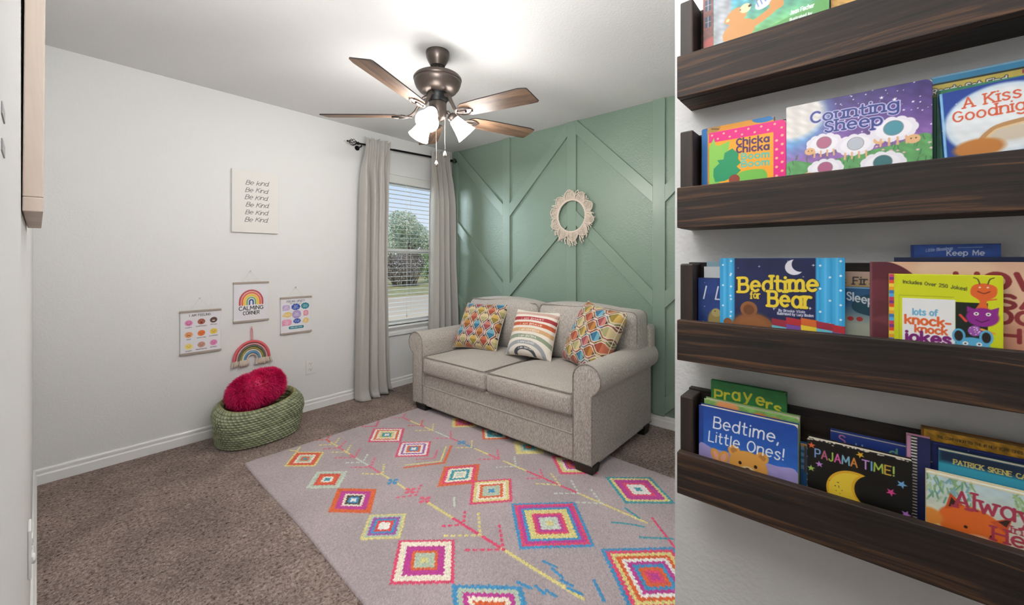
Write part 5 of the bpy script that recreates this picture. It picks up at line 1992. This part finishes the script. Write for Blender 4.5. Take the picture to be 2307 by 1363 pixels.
a.text('Illustrated by', .150, ty(0, 1.6925), .0050, 'e8ecef', 1.2, width=.034, align='c')
a.text('I', .146, ty(0, 1.738), .014, 'f0f0ee', 1.2, serif=1.6)
book('picture book with brown bears and a green hill on the topmost ledge', 0, .925, .2315, .192, 1.84, a, .014, cover='3f7fb0')
a = sheet(0, 0.17, 1.87, '7c4740')
a.mottle(.10, .02, 3)
for k in range(3):
    a.box(.004, ty(0, 1.745) + k * .036, .016, ty(0, 1.768) + k * .036, '2b3550').line([(.010, ty(0, 1.745) + k * .036), (.010, ty(0, 1.768) + k * .036)], .0012, 'b8b2a8')
    a.box(.004, ty(0, 1.756) + k * .036, .016, ty(0, 1.757) + k * .036, 'b8b2a8')
a.ell(.02, ty(0, 1.71), .02, .012, 'b8504a', soft=.003)
book('dark red book with windows peeking out left of the bear book', 0, .945, .2575, .17, 1.87, a, .012, cover='6a3a36')
a = sheet(0, 0.07, 1.80, 'd8a75a')
a.mottle(.15, .02, 6)
book('golden tan book just right of the bear book on the topmost ledge', 0, .945, .0385, .07, 1.80, a, .012, cover='c4984f')

# ---- second ledge
a = sheet(1, 0.134, 1.526, 'e39b25')
a.box(0, 0, .012, a.h, '1f6fb8').ell(.118, a.h, .022, .010, '1f7cc0').ell(.024, a.h - .006, .014, .008, 'b98a3c', 20).line([(.02, a.h - .003), (.034, a.h - .006)], .002, '4a3a24')
a.poly([(0, 0), (0, .075), (.006, .06), (.009, .045), (.016, .04), (.02, 0)], '9a4528', smooth=True).line([(.012, .05), (.016, .06), (.014, .08)], .004, 'e3782a', True)
book('blue and orange board book behind the pink dotted one', 1, .945, .2605, .134, 1.526, a, .014, {'tr': .010, 'tl': .004}, cover='1f6fb8', board=True)
w = .136
a = sheet(1, w, 1.509, 'ec9f1f')
a.box(0, a.h - .021, w, a.h, 'dd1b7c').box(w - .020, 0, w, a.h, 'dd1b7c')
rd = random.Random(2)
for k in range(12):
    a.ell(.006 + k * .0112, a.h - .006 - (k % 2) * .009, .0021, .0021, 'f2b08c')
for k in range(13):
    a.ell(w - .006 - (k % 2) * .009, a.h - .030 - k * .0085, .0024, .0024, 'f2b08c')
a.poly([(0, .02), (0, ty(1, 1.478)), (.0096, ty(1, 1.4975)), (.013, ty(1, 1.481)), (.020, ty(1, 1.479)), (.040, ty(1, 1.4855)), (.038, ty(1, 1.470)), (.030, ty(1, 1.452)), (.014, .04)], '84bf4f')
a.poly([(.0085, ty(1, 1.4175)), (.009, ty(1, 1.432)), (.020, ty(1, 1.442)), (.016, ty(1, 1.449)), (.028, ty(1, 1.449)), (.030, ty(1, 1.462)), (.0444, ty(1, 1.4690)), (.056, ty(1, 1.456)), (.055, ty(1, 1.446)), (.060, ty(1, 1.4375)), (.052, ty(1, 1.431)), (.060, ty(1, 1.422)), (.05, ty(1, 1.412)), (.03, ty(1, 1.404)), (.012, ty(1, 1.404))], '1f8f5e')
a.poly([(.050, ty(1, 1.410)), (.066, ty(1, 1.420)), (.100, ty(1, 1.4175)), (.101, ty(1, 1.395)), (.05, ty(1, 1.395))], '6fb548', smooth=True).ell(.048, ty(1, 1.405), .010, .010, '8a3a2a')
for i, (tx, col) in enumerate((('Chicka', '4a2a5c'), ('Chicka', '4a2a5c'), ('Boom', '5fb3a0'), ('Boom', '5fb3a0'))):
    a.text(tx, .1085, ty(1, 1.4740 - .0152 * i), .0122 if i < 2 else .0112, col, 1.8, width=.056 if i < 2 else .047, align='r', gap=1.9, shear=-.05)
book('orange board book with a pink dotted border and green leaves', 1, .925, .2405, w, 1.509, a, .016, {'tr': .009, 'br': .006}, cover='dd1b7c', board=True)
w = .194
a = sheet(1, w, 1.530, '6d5aa0')
Yh = a.h
t_ = np.clip((a.Y - ty(1, 1.41)) / (ty(1, 1.53) - ty(1, 1.41)), 0, 1)[..., None]
a.C[:] = hexc('9a6fae') * (1 - t_) + hexc('3f3370') * t_
a.mottle(.09, .07, 4)
a.ell(.0, Yh - .028, .062, .062, '6f9fd0', soft=.016).ell(.010, Yh - .020, .048, .044, 'dcd8d2', soft=.006)
a.speck(55, .0004, .0011, 'e8e4f2', 3, (.05, ty(1, 1.45), w, Yh))
for x, y, r in ((.134, 1.514, .003), (.150, 1.507, .0032), (.142, 1.497, .0022), (.172, 1.498, .0022), (.128, 1.482, .0026), (.161, 1.487, .002)):
    a.star(x, ty(1, y), r, 'f0eef6', 5)
a.poly([(0, 0), (0, ty(1, 1.422)), (.05, ty(1, 1.417)), (.10, ty(1, 1.425)), (.15, ty(1, 1.432)), (w, ty(1, 1.438)), (w, 0)], '5f9a5f', smooth=True).mottle(.06, .02, 9)
for k in range(60):
    x, y = rd.uniform(0, w), rd.uniform(ty(1, 1.385), ty(1, 1.437))
    a.line([(x, y), (x + rd.uniform(-.003, .003), y + .008)], .0011, '3f7049')
for k in range(14):
    a.ell(rd.uniform(.11, w), rd.uniform(ty(1, 1.41), ty(1, 1.435)), .002, .0015, 'd9b2b8')
sheep(a, .057, ty(1, 1.4510), .0180, 'b06a84', (-1.0, -.60))
sheep(a, .1005, ty(1, 1.4410), .0185, 'b8bcc6', (1.45, .10))
sheep(a, .1486, ty(1, 1.4580), .0205, '4f8f9c', (1.0, -1.0))
sheep(a, .0586, ty(1, 1.4050), .0180, 'a85f80', (-1.2, -.5))
sheep(a, .1354, ty(1, 1.4030), .0200, '3f6f72', (1.2, -.5))
for tx, y, x, ww in (('Counting', 1.4930, .0965, .117), ('Sheep', 1.4715, .0965, .076)):
    a.text(tx, x, ty(1, y), .0180, '33407f', 1.25, width=ww, align='c', serif=.95, outline='c9c3e6', ow=.0012, jitter=.2, shear=-.03)
book('purple night-sky board book of sheep with felt tummies', 1, .925, .104, w, 1.530, a, .018, {'tr': .010, 'br': .004}, cover='d8d4cf', board=True)
a = sheet(1, .20, 1.542, '4f9fce')
a.box(0, a.h - .003, .20, a.h, '8fc4e0')
book('tall sky blue book at the back right of the second ledge', 1, .9605, -.0925, .20, 1.542, a, .008, cover='4f9fce')
a = sheet(1, .20, 1.5275, 'cbb65c')
a.box(0, a.h - .003, .20, a.h, '2f3a3a').mottle(.05, .03, 2)
a.text('Ready Set Find', .040, ty(1, 1.5095), .0085, 'e9e6dc', 1.5, width=.078, align='c', outline='33333a', ow=.001)
a.poly([(.050, 0), (.053, ty(1, 1.5085)), (.074, ty(1, 1.509)), (.070, 0)], 'd77fb0').poly([(.070, 0), (.076, ty(1, 1.509)), (.2, ty(1, 1.513)), (.2, 0)], '5fa56f').poly([(0, 0), (0, ty(1, 1.506)), (.05, ty(1, 1.506)), (.05, 0)], '3a7a62')
a.box(.094, a.h - .010, .11, a.h - .004, 'a0405a').speck(14, .001, .0022, 'd98a4a', 4, (.08, ty(1, 1.495), .12, ty(1, 1.51)))
book('yellow seek-and-find book peeking over the moon book', 1, .9505, -.0915, .20, 1.5275, a, .008, cover='cbb65c')
a = sheet(1, .10, 1.512, '3c7f5e')
a.box(0, 0, .004, a.h, '2a5a44').box(.010, a.h - .018, .016, a.h - .008, 'c9663a').mottle(.08, .02, 2)
book('dark green book squeezed between the sheep book and the moon book', 1, .9405, -.0965, .10, 1.512, a, .008, cover='2f6a50')
w = .19
a = sheet(1, w, 1.502, '24418f')
a.box(0, 0, .003, a.h, '7fb4d8').speck(20, .0004, .001, 'c9d6ee', 6)
a.ell(.062, ty(1, 1.446), .059, .052, 'b9cfe0', soft=.002).ell(.062, ty(1, 1.446), .056, .049, 'dfe4e6', soft=.006)
a.mottle(.03, .03, 3)
a.text('A Kiss', .0245, ty(1, 1.4725), .0150, 'cf5a3a', 1.0, width=.056, serif=.85)
a.text('Goodnight', .0126, ty(1, 1.4535), .0150, 'cf5a3a', 1.0, width=.090, serif=.7)
a.ell(.068, ty(1, 1.424), .026, .012, 'c9bca8', soft=.003).line([(.036, ty(1, 1.415)), (.046, ty(1, 1.428)), (.062, ty(1, 1.437)), (.115, ty(1, 1.443))], .006, 'b58a5c', True).line([(.040, ty(1, 1.415)), (.050, ty(1, 1.427)), (.062, ty(1, 1.433)), (.115, ty(1, 1.438))], .0022, 'd9b88a', True).ell(.036, ty(1, 1.408), .026, .014, 'b8783c', soft=.002)
book('blue picture book with red lettering over a big pale moon on the second ledge', 1, .925, -.107, w, 1.502, a, .014, tilt=-.055, cover='24418f')

# ---- third ledge
a = sheet(2, .05, 1.2365, '8fb0bc')
book('grey blue book edge at the far back left of the third ledge', 2, .9605, .2545, .05, 1.2365, a, .009, cover='8fb0bc')
a = sheet(2, .05, 1.2255, 'd3d4d4')
book('white book edge just in front of the grey blue one', 2, .951, .2575, .05, 1.2255, a, .008, cover='d3d4d4')
w = .15
a = sheet(2, w, 1.2015, '27407f')
a.mottle(.08, .04, 2).speck(22, .0004, .0010, 'cfd8ee', 4)
a.box(0, a.h - .0016, w, a.h, '1b2a55')
a.text('I Love You', .0100, ty(2, 1.1565), .027, 'e4e6ee', .7, slant=.2, gap=1.6)
a.ell(.034, ty(2, 1.112), .014, .022, 'a08a52', soft=.002).ell(.036, ty(2, 1.128), .009, .009, 'b8a468').ell(.034, ty(2, 1.131), .0012, .0012, '2a2018')
book('navy starry book with white script half hidden by the curtain book', 2, .9405, .2665, w, 1.2015, a, .009, cover='1b2a55')
w = .202
a = sheet(2, w, 1.244, '22284f')
a.mottle(.06, .05, 2)
for x0, x1 in ((0, .027), (w - .041, w)):
    a.box(x0, 0, x1, a.h, '3fa5d8')
    for k in range(5):
        a.box(x0 + (x1 - x0) * (.1 + .2 * k), 0, x0 + (x1 - x0) * (.16 + .2 * k), a.h, '66bde6' if k % 2 else '2c8fc4', soft=.002)
    for k in range(9):
        a.ell(x0 + .006 + (k % 2) * .014, a.h - .014 - k * .021, .0018, .0018, 'e6f0f6')
    for k in range(8):
        a.ell(x1 - .006, a.h - .006 - k * .026, .0018, .0018, 'e6f0f6')
a.line([(.027, 0), (.027, a.h)], .0015, '2a7fb4').line([(w - .041, 0), (w - .041, a.h)], .0015, '2a7fb4')
a.crescent(.128, ty(2, 1.2265), .0145, 'e3dfe8', .0100, .0055, .0140)
for x, y, r in ((.071, 1.2275, .0022), (.157, 1.2305, .0030), (.0955, 1.1475, .0046), (.1520, 1.1510, .0034), (.142, 1.209, .0018), (.118, 1.238, .0015), (.034, 1.224, .0012)):
    a.star(x, ty(2, y), r, 'e8e6ee', 4, .3)
for tx, x, y, ww, s_, sh in (('Bedtime', .0995, 1.1765, .127, .0275, .055), ('for', .0640, 1.1640, .0165, .0125, .03), ('Bear', .1200, 1.1520, .066, .0275, -.01)):
    a.text(tx, x, ty(2, y), s_, 'e2c63a', 1.35, width=ww, align='c', serif=.9, jitter=.3, outline='1a1c38', ow=.0010, shear=sh)
a.text('By Brooke Vitale', .124, ty(2, 1.1415), .0044, 'dcdce6', 1.2, width=.041, align='c')
a.text('Illustrated by Lucy Boden', .1290, ty(2, 1.1355), .0044, 'dcdce6', 1.2, width=.056, align='c')
a.ell(.060, ty(2, 1.098), .040, .036, '7a4a2a', soft=.002).ell(.058, ty(2, 1.104), .034, .029, '94603a', soft=.008)
a.ell(.053, ty(2, 1.1420), .0150, .0155, '8a5835').ell(.053, ty(2, 1.1410), .0095, .0100, '6d4326').ell(.015, ty(2, 1.112), .008, .009, '8a5835')
cols_ = ['9a3040', 'e2c63a', 'b23038', '67b5c4', 'd0672f', '7a52a0']
for k in range(5):
    for r_ in range(3):
        x0 = .092 + k * .023
        base_ = ty(2, 1.134 - .004 * abs(k - 1.6))
        a.poly([(x0, base_ - r_ * .013), (x0 + .026, base_ - r_ * .013 - .003), (x0 + .028, base_ - (r_ + 1) * .013 - .003), (x0 + .001, base_ - (r_ + 1) * .013)], cols_[(k * 2 + r_ * 3) % 6])
book('navy bedtime book with blue curtains and a sleeping brown bear', 2, .925, .2195, w, 1.244, a, .014, {'tr': .003, 'tl': .003}, cover='3fa5d8')
a = sheet(2, .08, 1.219, 'd8c08a')
a.vgrad('c9a85f', 'd9bdb0', ty(2, 1.18), ty(2, 1.219))
a.text("'s First", .0, ty(2, 1.1965), .0125, '4a4448', 1.2, serif=1.1, gap=2.0, width=.058)
book('yellow and peach book with dark lettering right of the curtain book', 2, .9605, .028, .08, 1.219, a, .009, cover='c9a85f')
a = sheet(2, .08, 1.1915, '2f5f78')
a.vgrad('b0b6a4', '2c5c86', ty(2, 1.125), ty(2, 1.165)).box(0, a.h - .002, .08, a.h, '7fb0d0')
a.poly([(.018, ty(2, 1.160)), (.035, ty(2, 1.178)), (.08, ty(2, 1.180)), (.08, ty(2, 1.14)), (.03, ty(2, 1.145))], '1f4a5a', smooth=True)
a.text('Sleepy', .0115, ty(2, 1.1690), .0135, 'e2e6ea', 1.1, width=.044, shear=-.22)
for x in (.0165, .0290):
    a.ell(x, ty(2, 1.1350), .0045, .0040, 'b03a34')
book('teal and grey book with two red spots right of the curtain book', 2, .9505, .027, .08, 1.1915, a, .009, cover='2c5c86')
w = .30
a = sheet(2, w, 1.237, 'd9a98c')
a.vgrad('cf9478', 'e0b597', ty(2, 1.11), ty(2, 1.24)).mottle(.03, .06, 5)
a.ell(.10, ty(2, 1.225), .045, .016, 'e6c4a8', soft=.004).ell(.13, ty(2, 1.19), .08, .04, 'e2bb9c', soft=.01)
a.poly([(0, a.h), (.022, a.h), (.040, a.h - .008), (.056, a.h - .024), (.054, a.h - .034), (.03, a.h - .03), (.012, a.h - .04), (0, a.h - .05)], '5f2a34', smooth=True)
a.ell(.014, ty(2, 1.175), .030, .032, '6f3440', soft=.002).ell(.010, ty(2, 1.145), .026, .026, '64303a', soft=.002).ell(.022, ty(2, 1.12), .026, .026, '7a404a', soft=.003).ell(.004, ty(2, 1.105), .03, .03, '64303a', soft=.003)
a.box(0, 0, .003, a.h, '7a4a50')
for tx, x, y, s_, ww in (('HOW', .1010, 1.1965, .0230, .092), ('DINOSAURS', .055, 1.1690, .0195, .205), ('SAY GOOD', .055, 1.1455, .0185, .142), ('NIGHT', .082, 1.1185, .0180, .108)):
    a.text(tx, x, ty(2, y), s_, '8f3438', 1.9, width=ww, jitter=.3)
book('large peach book with maroon shapes and big red capitals behind the yellow joke book', 2, .936, -.0155, w, 1.237, a, .013, cover='7a4a50')
w = .123
a = sheet(2, w, 1.217, 'c9cf1f')
sp = ['d84a2f', 'e0992c', '4f9fd0', '7a2f7c', 'e8c84a', '3a6fb0', 'c23a5a']
for k in range(34):
    a.box(0, k * .0056, .0062, (k + 1) * .0056, sp[(k * 3) % 7])
a.text('Includes Over 250 Jokes!', .052, ty(2, 1.2025), .0050, '4a4f2a', 1.3, width=.070, align='c', arc=.0010, shear=-.13, gap=1.8)
a.box(.012, 0, .0125, ty(2, 1.183), '9aa02a').box(.0125, ty(2, 1.183) - .001, .0735, ty(2, 1.183), '9aa02a')
a.box(.0750, 0, .108, ty(2, 1.1755), '1d241c')
a.box(.0160, 0, .0750, ty(2, 1.1785), 'e6e6e4')
a.text('lots of', .042, ty(2, 1.1520), .0090, '67a9c9', 1.4, width=.0275, align='c')
a.text('knock-', .0445, ty(2, 1.1375), .0125, 'd8622f', 1.7, width=.050, align='c', shear=-.03)
a.text('knock', .0485, ty(2, 1.1245), .0105, 'd8622f', 1.7, width=.035, align='c', shear=-.03)
a.text('jokes', .0440, ty(2, 1.1080), .0160, '7a2470', 1.8, width=.051, align='c')
# three plain blob creatures
a.poly([(.096, ty(2, 1.165)), (.100, ty(2, 1.178)), (.091, ty(2, 1.188)), (.093, ty(2, 1.201)), (.104, ty(2, 1.205)), (.116, ty(2, 1.200)), (.116, ty(2, 1.187)), (.107, ty(2, 1.178)), (.108, ty(2, 1.165))], 'd9632c', smooth=True)
for s_ in (-1, 1):
    a.line([(.104 + s_ * .004, ty(2, 1.204)), (.104 + s_ * .006, ty(2, 1.211)), (.104 + s_ * .010, ty(2, 1.2135))], .0012, '33302a', True).ell(.104 + s_ * .004, ty(2, 1.199), .0011, .0011, 'f0efe8')
a.line([(.098, ty(2, 1.193)), (.104, ty(2, 1.190)), (.110, ty(2, 1.193))], .0014, '6f2a1a', True).line([(.108, ty(2, 1.180)), (.116, ty(2, 1.182))], .002, 'd9632c')
a.ell(.1025, ty(2, 1.1540), .0165, .0140, '8a2a86', soft=.001).poly([(.087, ty(2, 1.161)), (.087, ty(2, 1.170)), (.095, ty(2, 1.166))], '8a2a86').poly([(.111, ty(2, 1.166)), (.119, ty(2, 1.170)), (.118, ty(2, 1.159))], '8a2a86')
for s_ in (-1, 1):
    a.ell(.1025 + s_ * .006, ty(2, 1.159), .0026, .0026, 'f0efe8').ell(.1025 + s_ * .006, ty(2, 1.159), .0011, .0011, '2a1a2a')
a.line([(.096, ty(2, 1.150)), (.102, ty(2, 1.147)), (.109, ty(2, 1.151))], .0012, '4a1248', True)
a.ell(.095, ty(2, 1.1330), .0070, .0080, '9a55a6').speck(14, .0006, .0008, 'e6d9ea', 3, (.090, ty(2, 1.127), .100, ty(2, 1.139))).line([(.102, ty(2, 1.136)), (.114, ty(2, 1.131))], .003, 'e0992c').line([(.086, ty(2, 1.147)), (.080, ty(2, 1.156))], .003, 'd84a3a')
a.ell(.0925, ty(2, 1.106), .0190, .0170, '5aa9d0', soft=.001)
for s_ in (-1, 1):
    a.ell(.0925 + s_ * .014, ty(2, 1.124), .007, .011, '5aa9d0').ell(.0925 + s_ * .014, ty(2, 1.124), .0045, .008, '2a2320').ell(.0925 + s_ * .007, ty(2, 1.113), .003, .003, 'f0efe8').ell(.0925 + s_ * .007, ty(2, 1.113), .0012, .0012, '20303a')
book('lime yellow joke book with a striped spine', 2, .9195, -.039, w, 1.217, a, .012, {'tr': .003}, cover='c9cf1f', cream=False)
w = .099
a = sheet(2, w, 1.2655, '2c4f9a')
a.mottle(.10, .03, 3).box(0, 0, .004, a.h, '23407f').speck(12, .0004, .0008, 'cfd8ee', 5)
a.text('Little Blessings', .033, ty(2, 1.2540), .0046, 'aab8dc', 1.1, width=.030, align='c', slant=.1, shear=.10)
a.line([(.054, ty(2, 1.2600)), (.080, ty(2, 1.2605))], .0007, 'aab8dc')
a.text('Keep Me', .062, ty(2, 1.2475), .0078, 'e4e6ee', 1.0, width=.040, align='c', jitter=.4)
book('small royal blue book standing tallest at the back of the third ledge', 2, .961, -.068, w, 1.2655, a, .008, cover='2c4f9a')
a = sheet(2, .30, 1.2445, '25304f')
book('thin navy book rising just above the big peach book', 2, .952, -.047, .30, 1.2445, a, .007, cover='25304f')

# ---- lowest ledge
w = .138
a = sheet(3, w, .9785, '2f7f42')
a.mottle(.06, .04, 3)
for tx, x, y in (('P', .008, .9375), ('r', .027, .9420), ('a', .042, .9460), ('y', .064, .9490), ('e', .086, .9450), ('r', .104, .9390), ('s', .117, .9330)):
    a.text(tx, x, ty(3, y), .0215, 'd6cf3a', 1.35, jitter=.5, seed=ord(tx))
for x in (.040, .11):
    a.ell(x, ty(3, .905), .020, .020, 'd8843a', soft=.002)
book('green prayers book with yellow letters standing tallest at the left of the lowest ledge', 3, .956, .2445, w, .9785, a, .010, {'tr': .012}, cover='2f7f42', cream=False)
w = .169
a = sheet(3, w, .9405, '7fae5f')
a.mottle(.10, .03, 4).box(0, a.h - .002, w, a.h, 'a9c27f')
a.ell(.045, ty(3, .932), .022, .012, 'e09a62', soft=.002).ell(.105, ty(3, .925), .014, .009, 'e0843f', soft=.002).ell(.130, ty(3, .922), .014, .010, 'dd7a3a', soft=.002).ell(.05, ty(3, .925), .004, .004, '5a3a24')
book('pale green board book between the prayers book and the blue bedtime book', 3, .938, .2535, w, .9405, a, .016, {'tr': .012}, cover='7fae5f', board=True)
w = .174
a = sheet(3, w, .930, '2254ae')
a.vgrad('2f6cc4', '1f479c', ty(3, .82), ty(3, .93)).box(0, 0, .009, a.h, '1d3f8c')
a.poly([(0, 0), (0, ty(3, .846)), (.03, ty(3, .845)), (.09, ty(3, .846)), (.14, ty(3, .845)), (w, ty(3, .842)), (w, 0)], '9a90c4', smooth=True).mottle(.04, .05, 3)
for x in (.034, .048):
    a.ell(x, ty(3, .832), .009, .015, 'd99a4a', 25 if x < .04 else -20, soft=.001).ell(x, ty(3, .832), .0045, .009, 'e0a08c', 25 if x < .04 else -20)
bear_head(a, .092, ty(3, .828), .034, 'd99c4a', 'b87a3a')
for k in range(3):
    a.ell(.088 + k * .018, ty(3, .800), .012, .009, 'd99c4a')
a.text('Bedtime,', .0290, ty(3, .8895), .0225, 'e8eaf0', .85, width=.115, jitter=.3, slant=.08)
a.text('Little Ones!', .0195, ty(3, .8590), .0205, 'e8eaf0', .85, width=.132, jitter=.3, slant=.08)
book('royal blue book with a teddy bear under a lilac blanket', 3, .9205, .2595, w, .930, a, .016, {'tr': .008, 'br': .004}, cover='1d3f8c', board=True)
a = sheet(3, .06, .893, '2f5f8f')
for k in range(4):
    a.box(.001, .085 + k * .012, .008, .092 + k * .012, '6f94b8')
a.box(0, a.h - .006, .06, a.h, 'b98a5a').box(.006, .08, .009, .13, '5a4a3c')
book('sliver of a blue book left of the black pajama book', 3, .9405, .0835, .06, .893, a, .010, cover='2f5f8f')
w = .103
a = sheet(3, w, .9255, '2a3f8a')
a.box(0, a.h - .0014, w, a.h, 'c9bfae').text('S', .012, ty(3, .9050), .0150, 'c77fa0', 1.0, serif=.8).text('d', .080, ty(3, .9010), .0150, '6fae8a', 1.2).text('u', .036, ty(3, .900), .0150, '8fb0d0', 1.0)
book('dark blue book with pale pages behind the black pajama book', 3, .953, .039, w, .9255, a, .012, cover='2a3f8a')
w = .1385
a = sheet(3, w, .9135, '15130f')
rd = random.Random(9)
for k in range(40):
    x = rd.uniform(0, w)
    a.ell(x, a.h - abs(rd.gauss(0, .0012)), .0016, .0009, 'c9bfae')
for k in range(16):
    y = rd.uniform(0, a.h)
    a.ell(rd.choice((0, w)), y, .0007, .0014, 'c9bfae')
for x, y, r, col in ((.0067, .9010, .0062, 'd9663a'), (.0742, .9045, .0060, 'dca92f'), (.018, .8700, .0060, 'b985c9'), (.126, .8720, .0070, '6fa3d0'), (.006, .8590, .0060, '9fc05a'), (.113, .8545, .0068, 'cf3f86'), (.131, .8250, .0068, 'a86fb8')):
    a.star(x, ty(3, y), r, col, 5, .42, 90 + x * 400)
ct_ = ['7f9fd0', 'b8607a', '9fb84a', 'cf5fa0', '7fb0c9', 'c9803a', '9a6fb0']
a.text('PAJAMA', .0120, ty(3, .8815), .0145, '', 1.05, width=.058, jitter=.4, cols=ct_)
a.text('TIME!', .0970, ty(3, .8825), .0145, '', 1.05, width=.040, align='c', jitter=.4, cols=['b98ac9', '6fa3d0', '9fb84a', 'c9a03a', '9fc05a'])
a.crescent(.0665, ty(3, .834), .0385, 'd9a52a', .0300, .010, .0300).crescent(.0655, ty(3, .834), .0340, 'e3c23a', .0280, .010, .0310).speck(10, .0006, .0010, '3a3026', 3, (.032, ty(3, .82), .05, ty(3, .85)))
book('black worn board book with coloured stars and a yellow crescent moon', 3, .9205, .0715, w, .9135, a, .016, {'tr': .002, 'tl': .002}, cover='15130f', board=True)
w = .028
a = sheet(3, w, .949, '1e1c22')
for k in range(60):
    a.box(.0050, k * .0050, .0125, k * .0050 + .0025, 'dcd6d0')
a.box(0, 0, .0050, a.h, 'c98fae').box(.0125, 0, .028, a.h, '2a2f5c')
book('pink spined book with black and white stripes right of the black pajama book', 3, .9405, -.0615, w, .949, a, .012, cover='c98fae')
w = .22
a = sheet(3, w, .9425, '23306a')
a.mottle(.06, .05, 3).speck(10, .0005, .001, 'd6dcee', 8)
a.crescent(.0165, ty(3, .8985), .0135, 'cdcf3a', .0075, .0035, .0115)
for k in range(5):
    a.ell(.036, ty(3, .884), .020 - k * .004, .020 - k * .004, ['c9a9bc', '7a3a44'][k % 2])
for k in range(6):
    a.line([(.048 + k * .004, ty(3, .898 - .002 * k)), (.066 + k * .002, ty(3, .893 - .005 * k))], .0016, 'c9c3c6')
a.ell(.010, ty(3, .826), .016, .014, 'b8622a', soft=.002)
book('navy book with a lime crescent moon behind the fox book', 3, .9465, -.0745, w, .9425, a, .010, cover='23306a')
w = .24
a = sheet(3, w, .9615, 'd09a2f')
a.mottle(.20, .02, 5)
a.C *= 0.92
a.box(0, 0, .003, a.h, '8a5a24').box(0, a.h - .0022, w, a.h, '5f4426')
a.text('THE COMPANION TO THE #1 NEW YORK TIMES BESTSELLER', .018, ty(3, .9480), .0042, '4a3a1c', 1.1, width=.115)
a.text('DRAGONS', .030, ty(3, .9230), .017, '33280f', 1.4, width=.09)
book('golden parchment book standing at the back right of the lowest ledge', 3, .9605, -.0805, w, .9615, a, .010, cover='8a5a24')
w = .18
a = sheet(3, w, .9405, '1f7f9a')
a.vgrad('17507a', '2f9ab4', ty(3, .86), ty(3, .92)).box(0, a.h - .020, .18, a.h - .001, '1a2c44', soft=.004).box(0, a.h - .0024, .18, a.h, 'c9bba0')
a.poly([(.03, ty(3, .873)), (.06, ty(3, .882)), (.10, ty(3, .878)), (.18, ty(3, .886)), (.18, 0), (.03, 0)], '1c1a18', smooth=True)
a.text('PATRICK SKENE CATLING', .0165, ty(3, .9205), .0068, 'd9c46a', 1.2, width=.094, serif=.8)
book('teal book with gold author name behind the fox book', 3, .9335, -.0975, w, .9405, a, .009, cover='1a2c44')
w = .20
a = sheet(3, w, .9045, 'cdd8d6')
a.vgrad('d9cfae', 'bcd4d8', ty(3, .82), ty(3, .905)).mottle(.05, .05, 4)
for k in range(70):
    x, y = rd.uniform(0, .05), rd.uniform(ty(3, .868), a.h)
    a.line([(x, y), (x + rd.uniform(-.006, .006), y - .009)], .0022, rd.choice(['8fb07a', '7fa8b8', 'a9c49a', '6f9f7f']))
for k in range(40):
    x, y = rd.uniform(.088, .13), rd.uniform(ty(3, .878), a.h)
    a.line([(x, y), (x + rd.uniform(-.006, .006), y - .008)], .0022, rd.choice(['8fb07a', '9fc08a', 'a9c49a']))
a.ell(.048, ty(3, .836), .036, .030, 'dd6a2a', -12, soft=.0012)
a.poly([(.020, ty(3, .853)), (.026, ty(3, .880)), (.040, ty(3, .865))], 'c9542a').poly([(.024, ty(3, .858)), (.027, ty(3, .874)), (.035, ty(3, .864))], '3a2620')
a.poly([(.066, ty(3, .852)), (.088, ty(3, .866)), (.082, ty(3, .840))], 'c9542a').poly([(.074, ty(3, .855)), (.087, ty(3, .864)), (.082, ty(3, .850))], '3a2620')
a.ell(.042, ty(3, .834), .002, .0022, '2a1a14').ell(.068, ty(3, .830), .002, .0022, '2a1a14').ell(.058, ty(3, .816), .016, .010, 'ecdcc4', soft=.003)
a.ell(.004, ty(3, .836), .014, .013, 'dd8a3a', soft=.002)
a.text('Always', .0310, ty(3, .8620), .0235, 'a83a50', 1.05, width=.090, serif=1.0, jitter=.4)
a.text('In My', .0860, ty(3, .8445), .0095, 'a83a50', 1.1, width=.040, serif=1.0)
a.text('Heart', .0692, ty(3, .8270), .0190, 'a83a50', 1.2, width=.070, serif=1.0)
a.box(0, a.h - .0022, w, a.h, 'd9c9a4')
book('pale picture book with an orange fox and crimson lettering on the lowest ledge', 3, .9175, -.0825, w, .9045, a, .014, cover='d9c9a4', board=True)
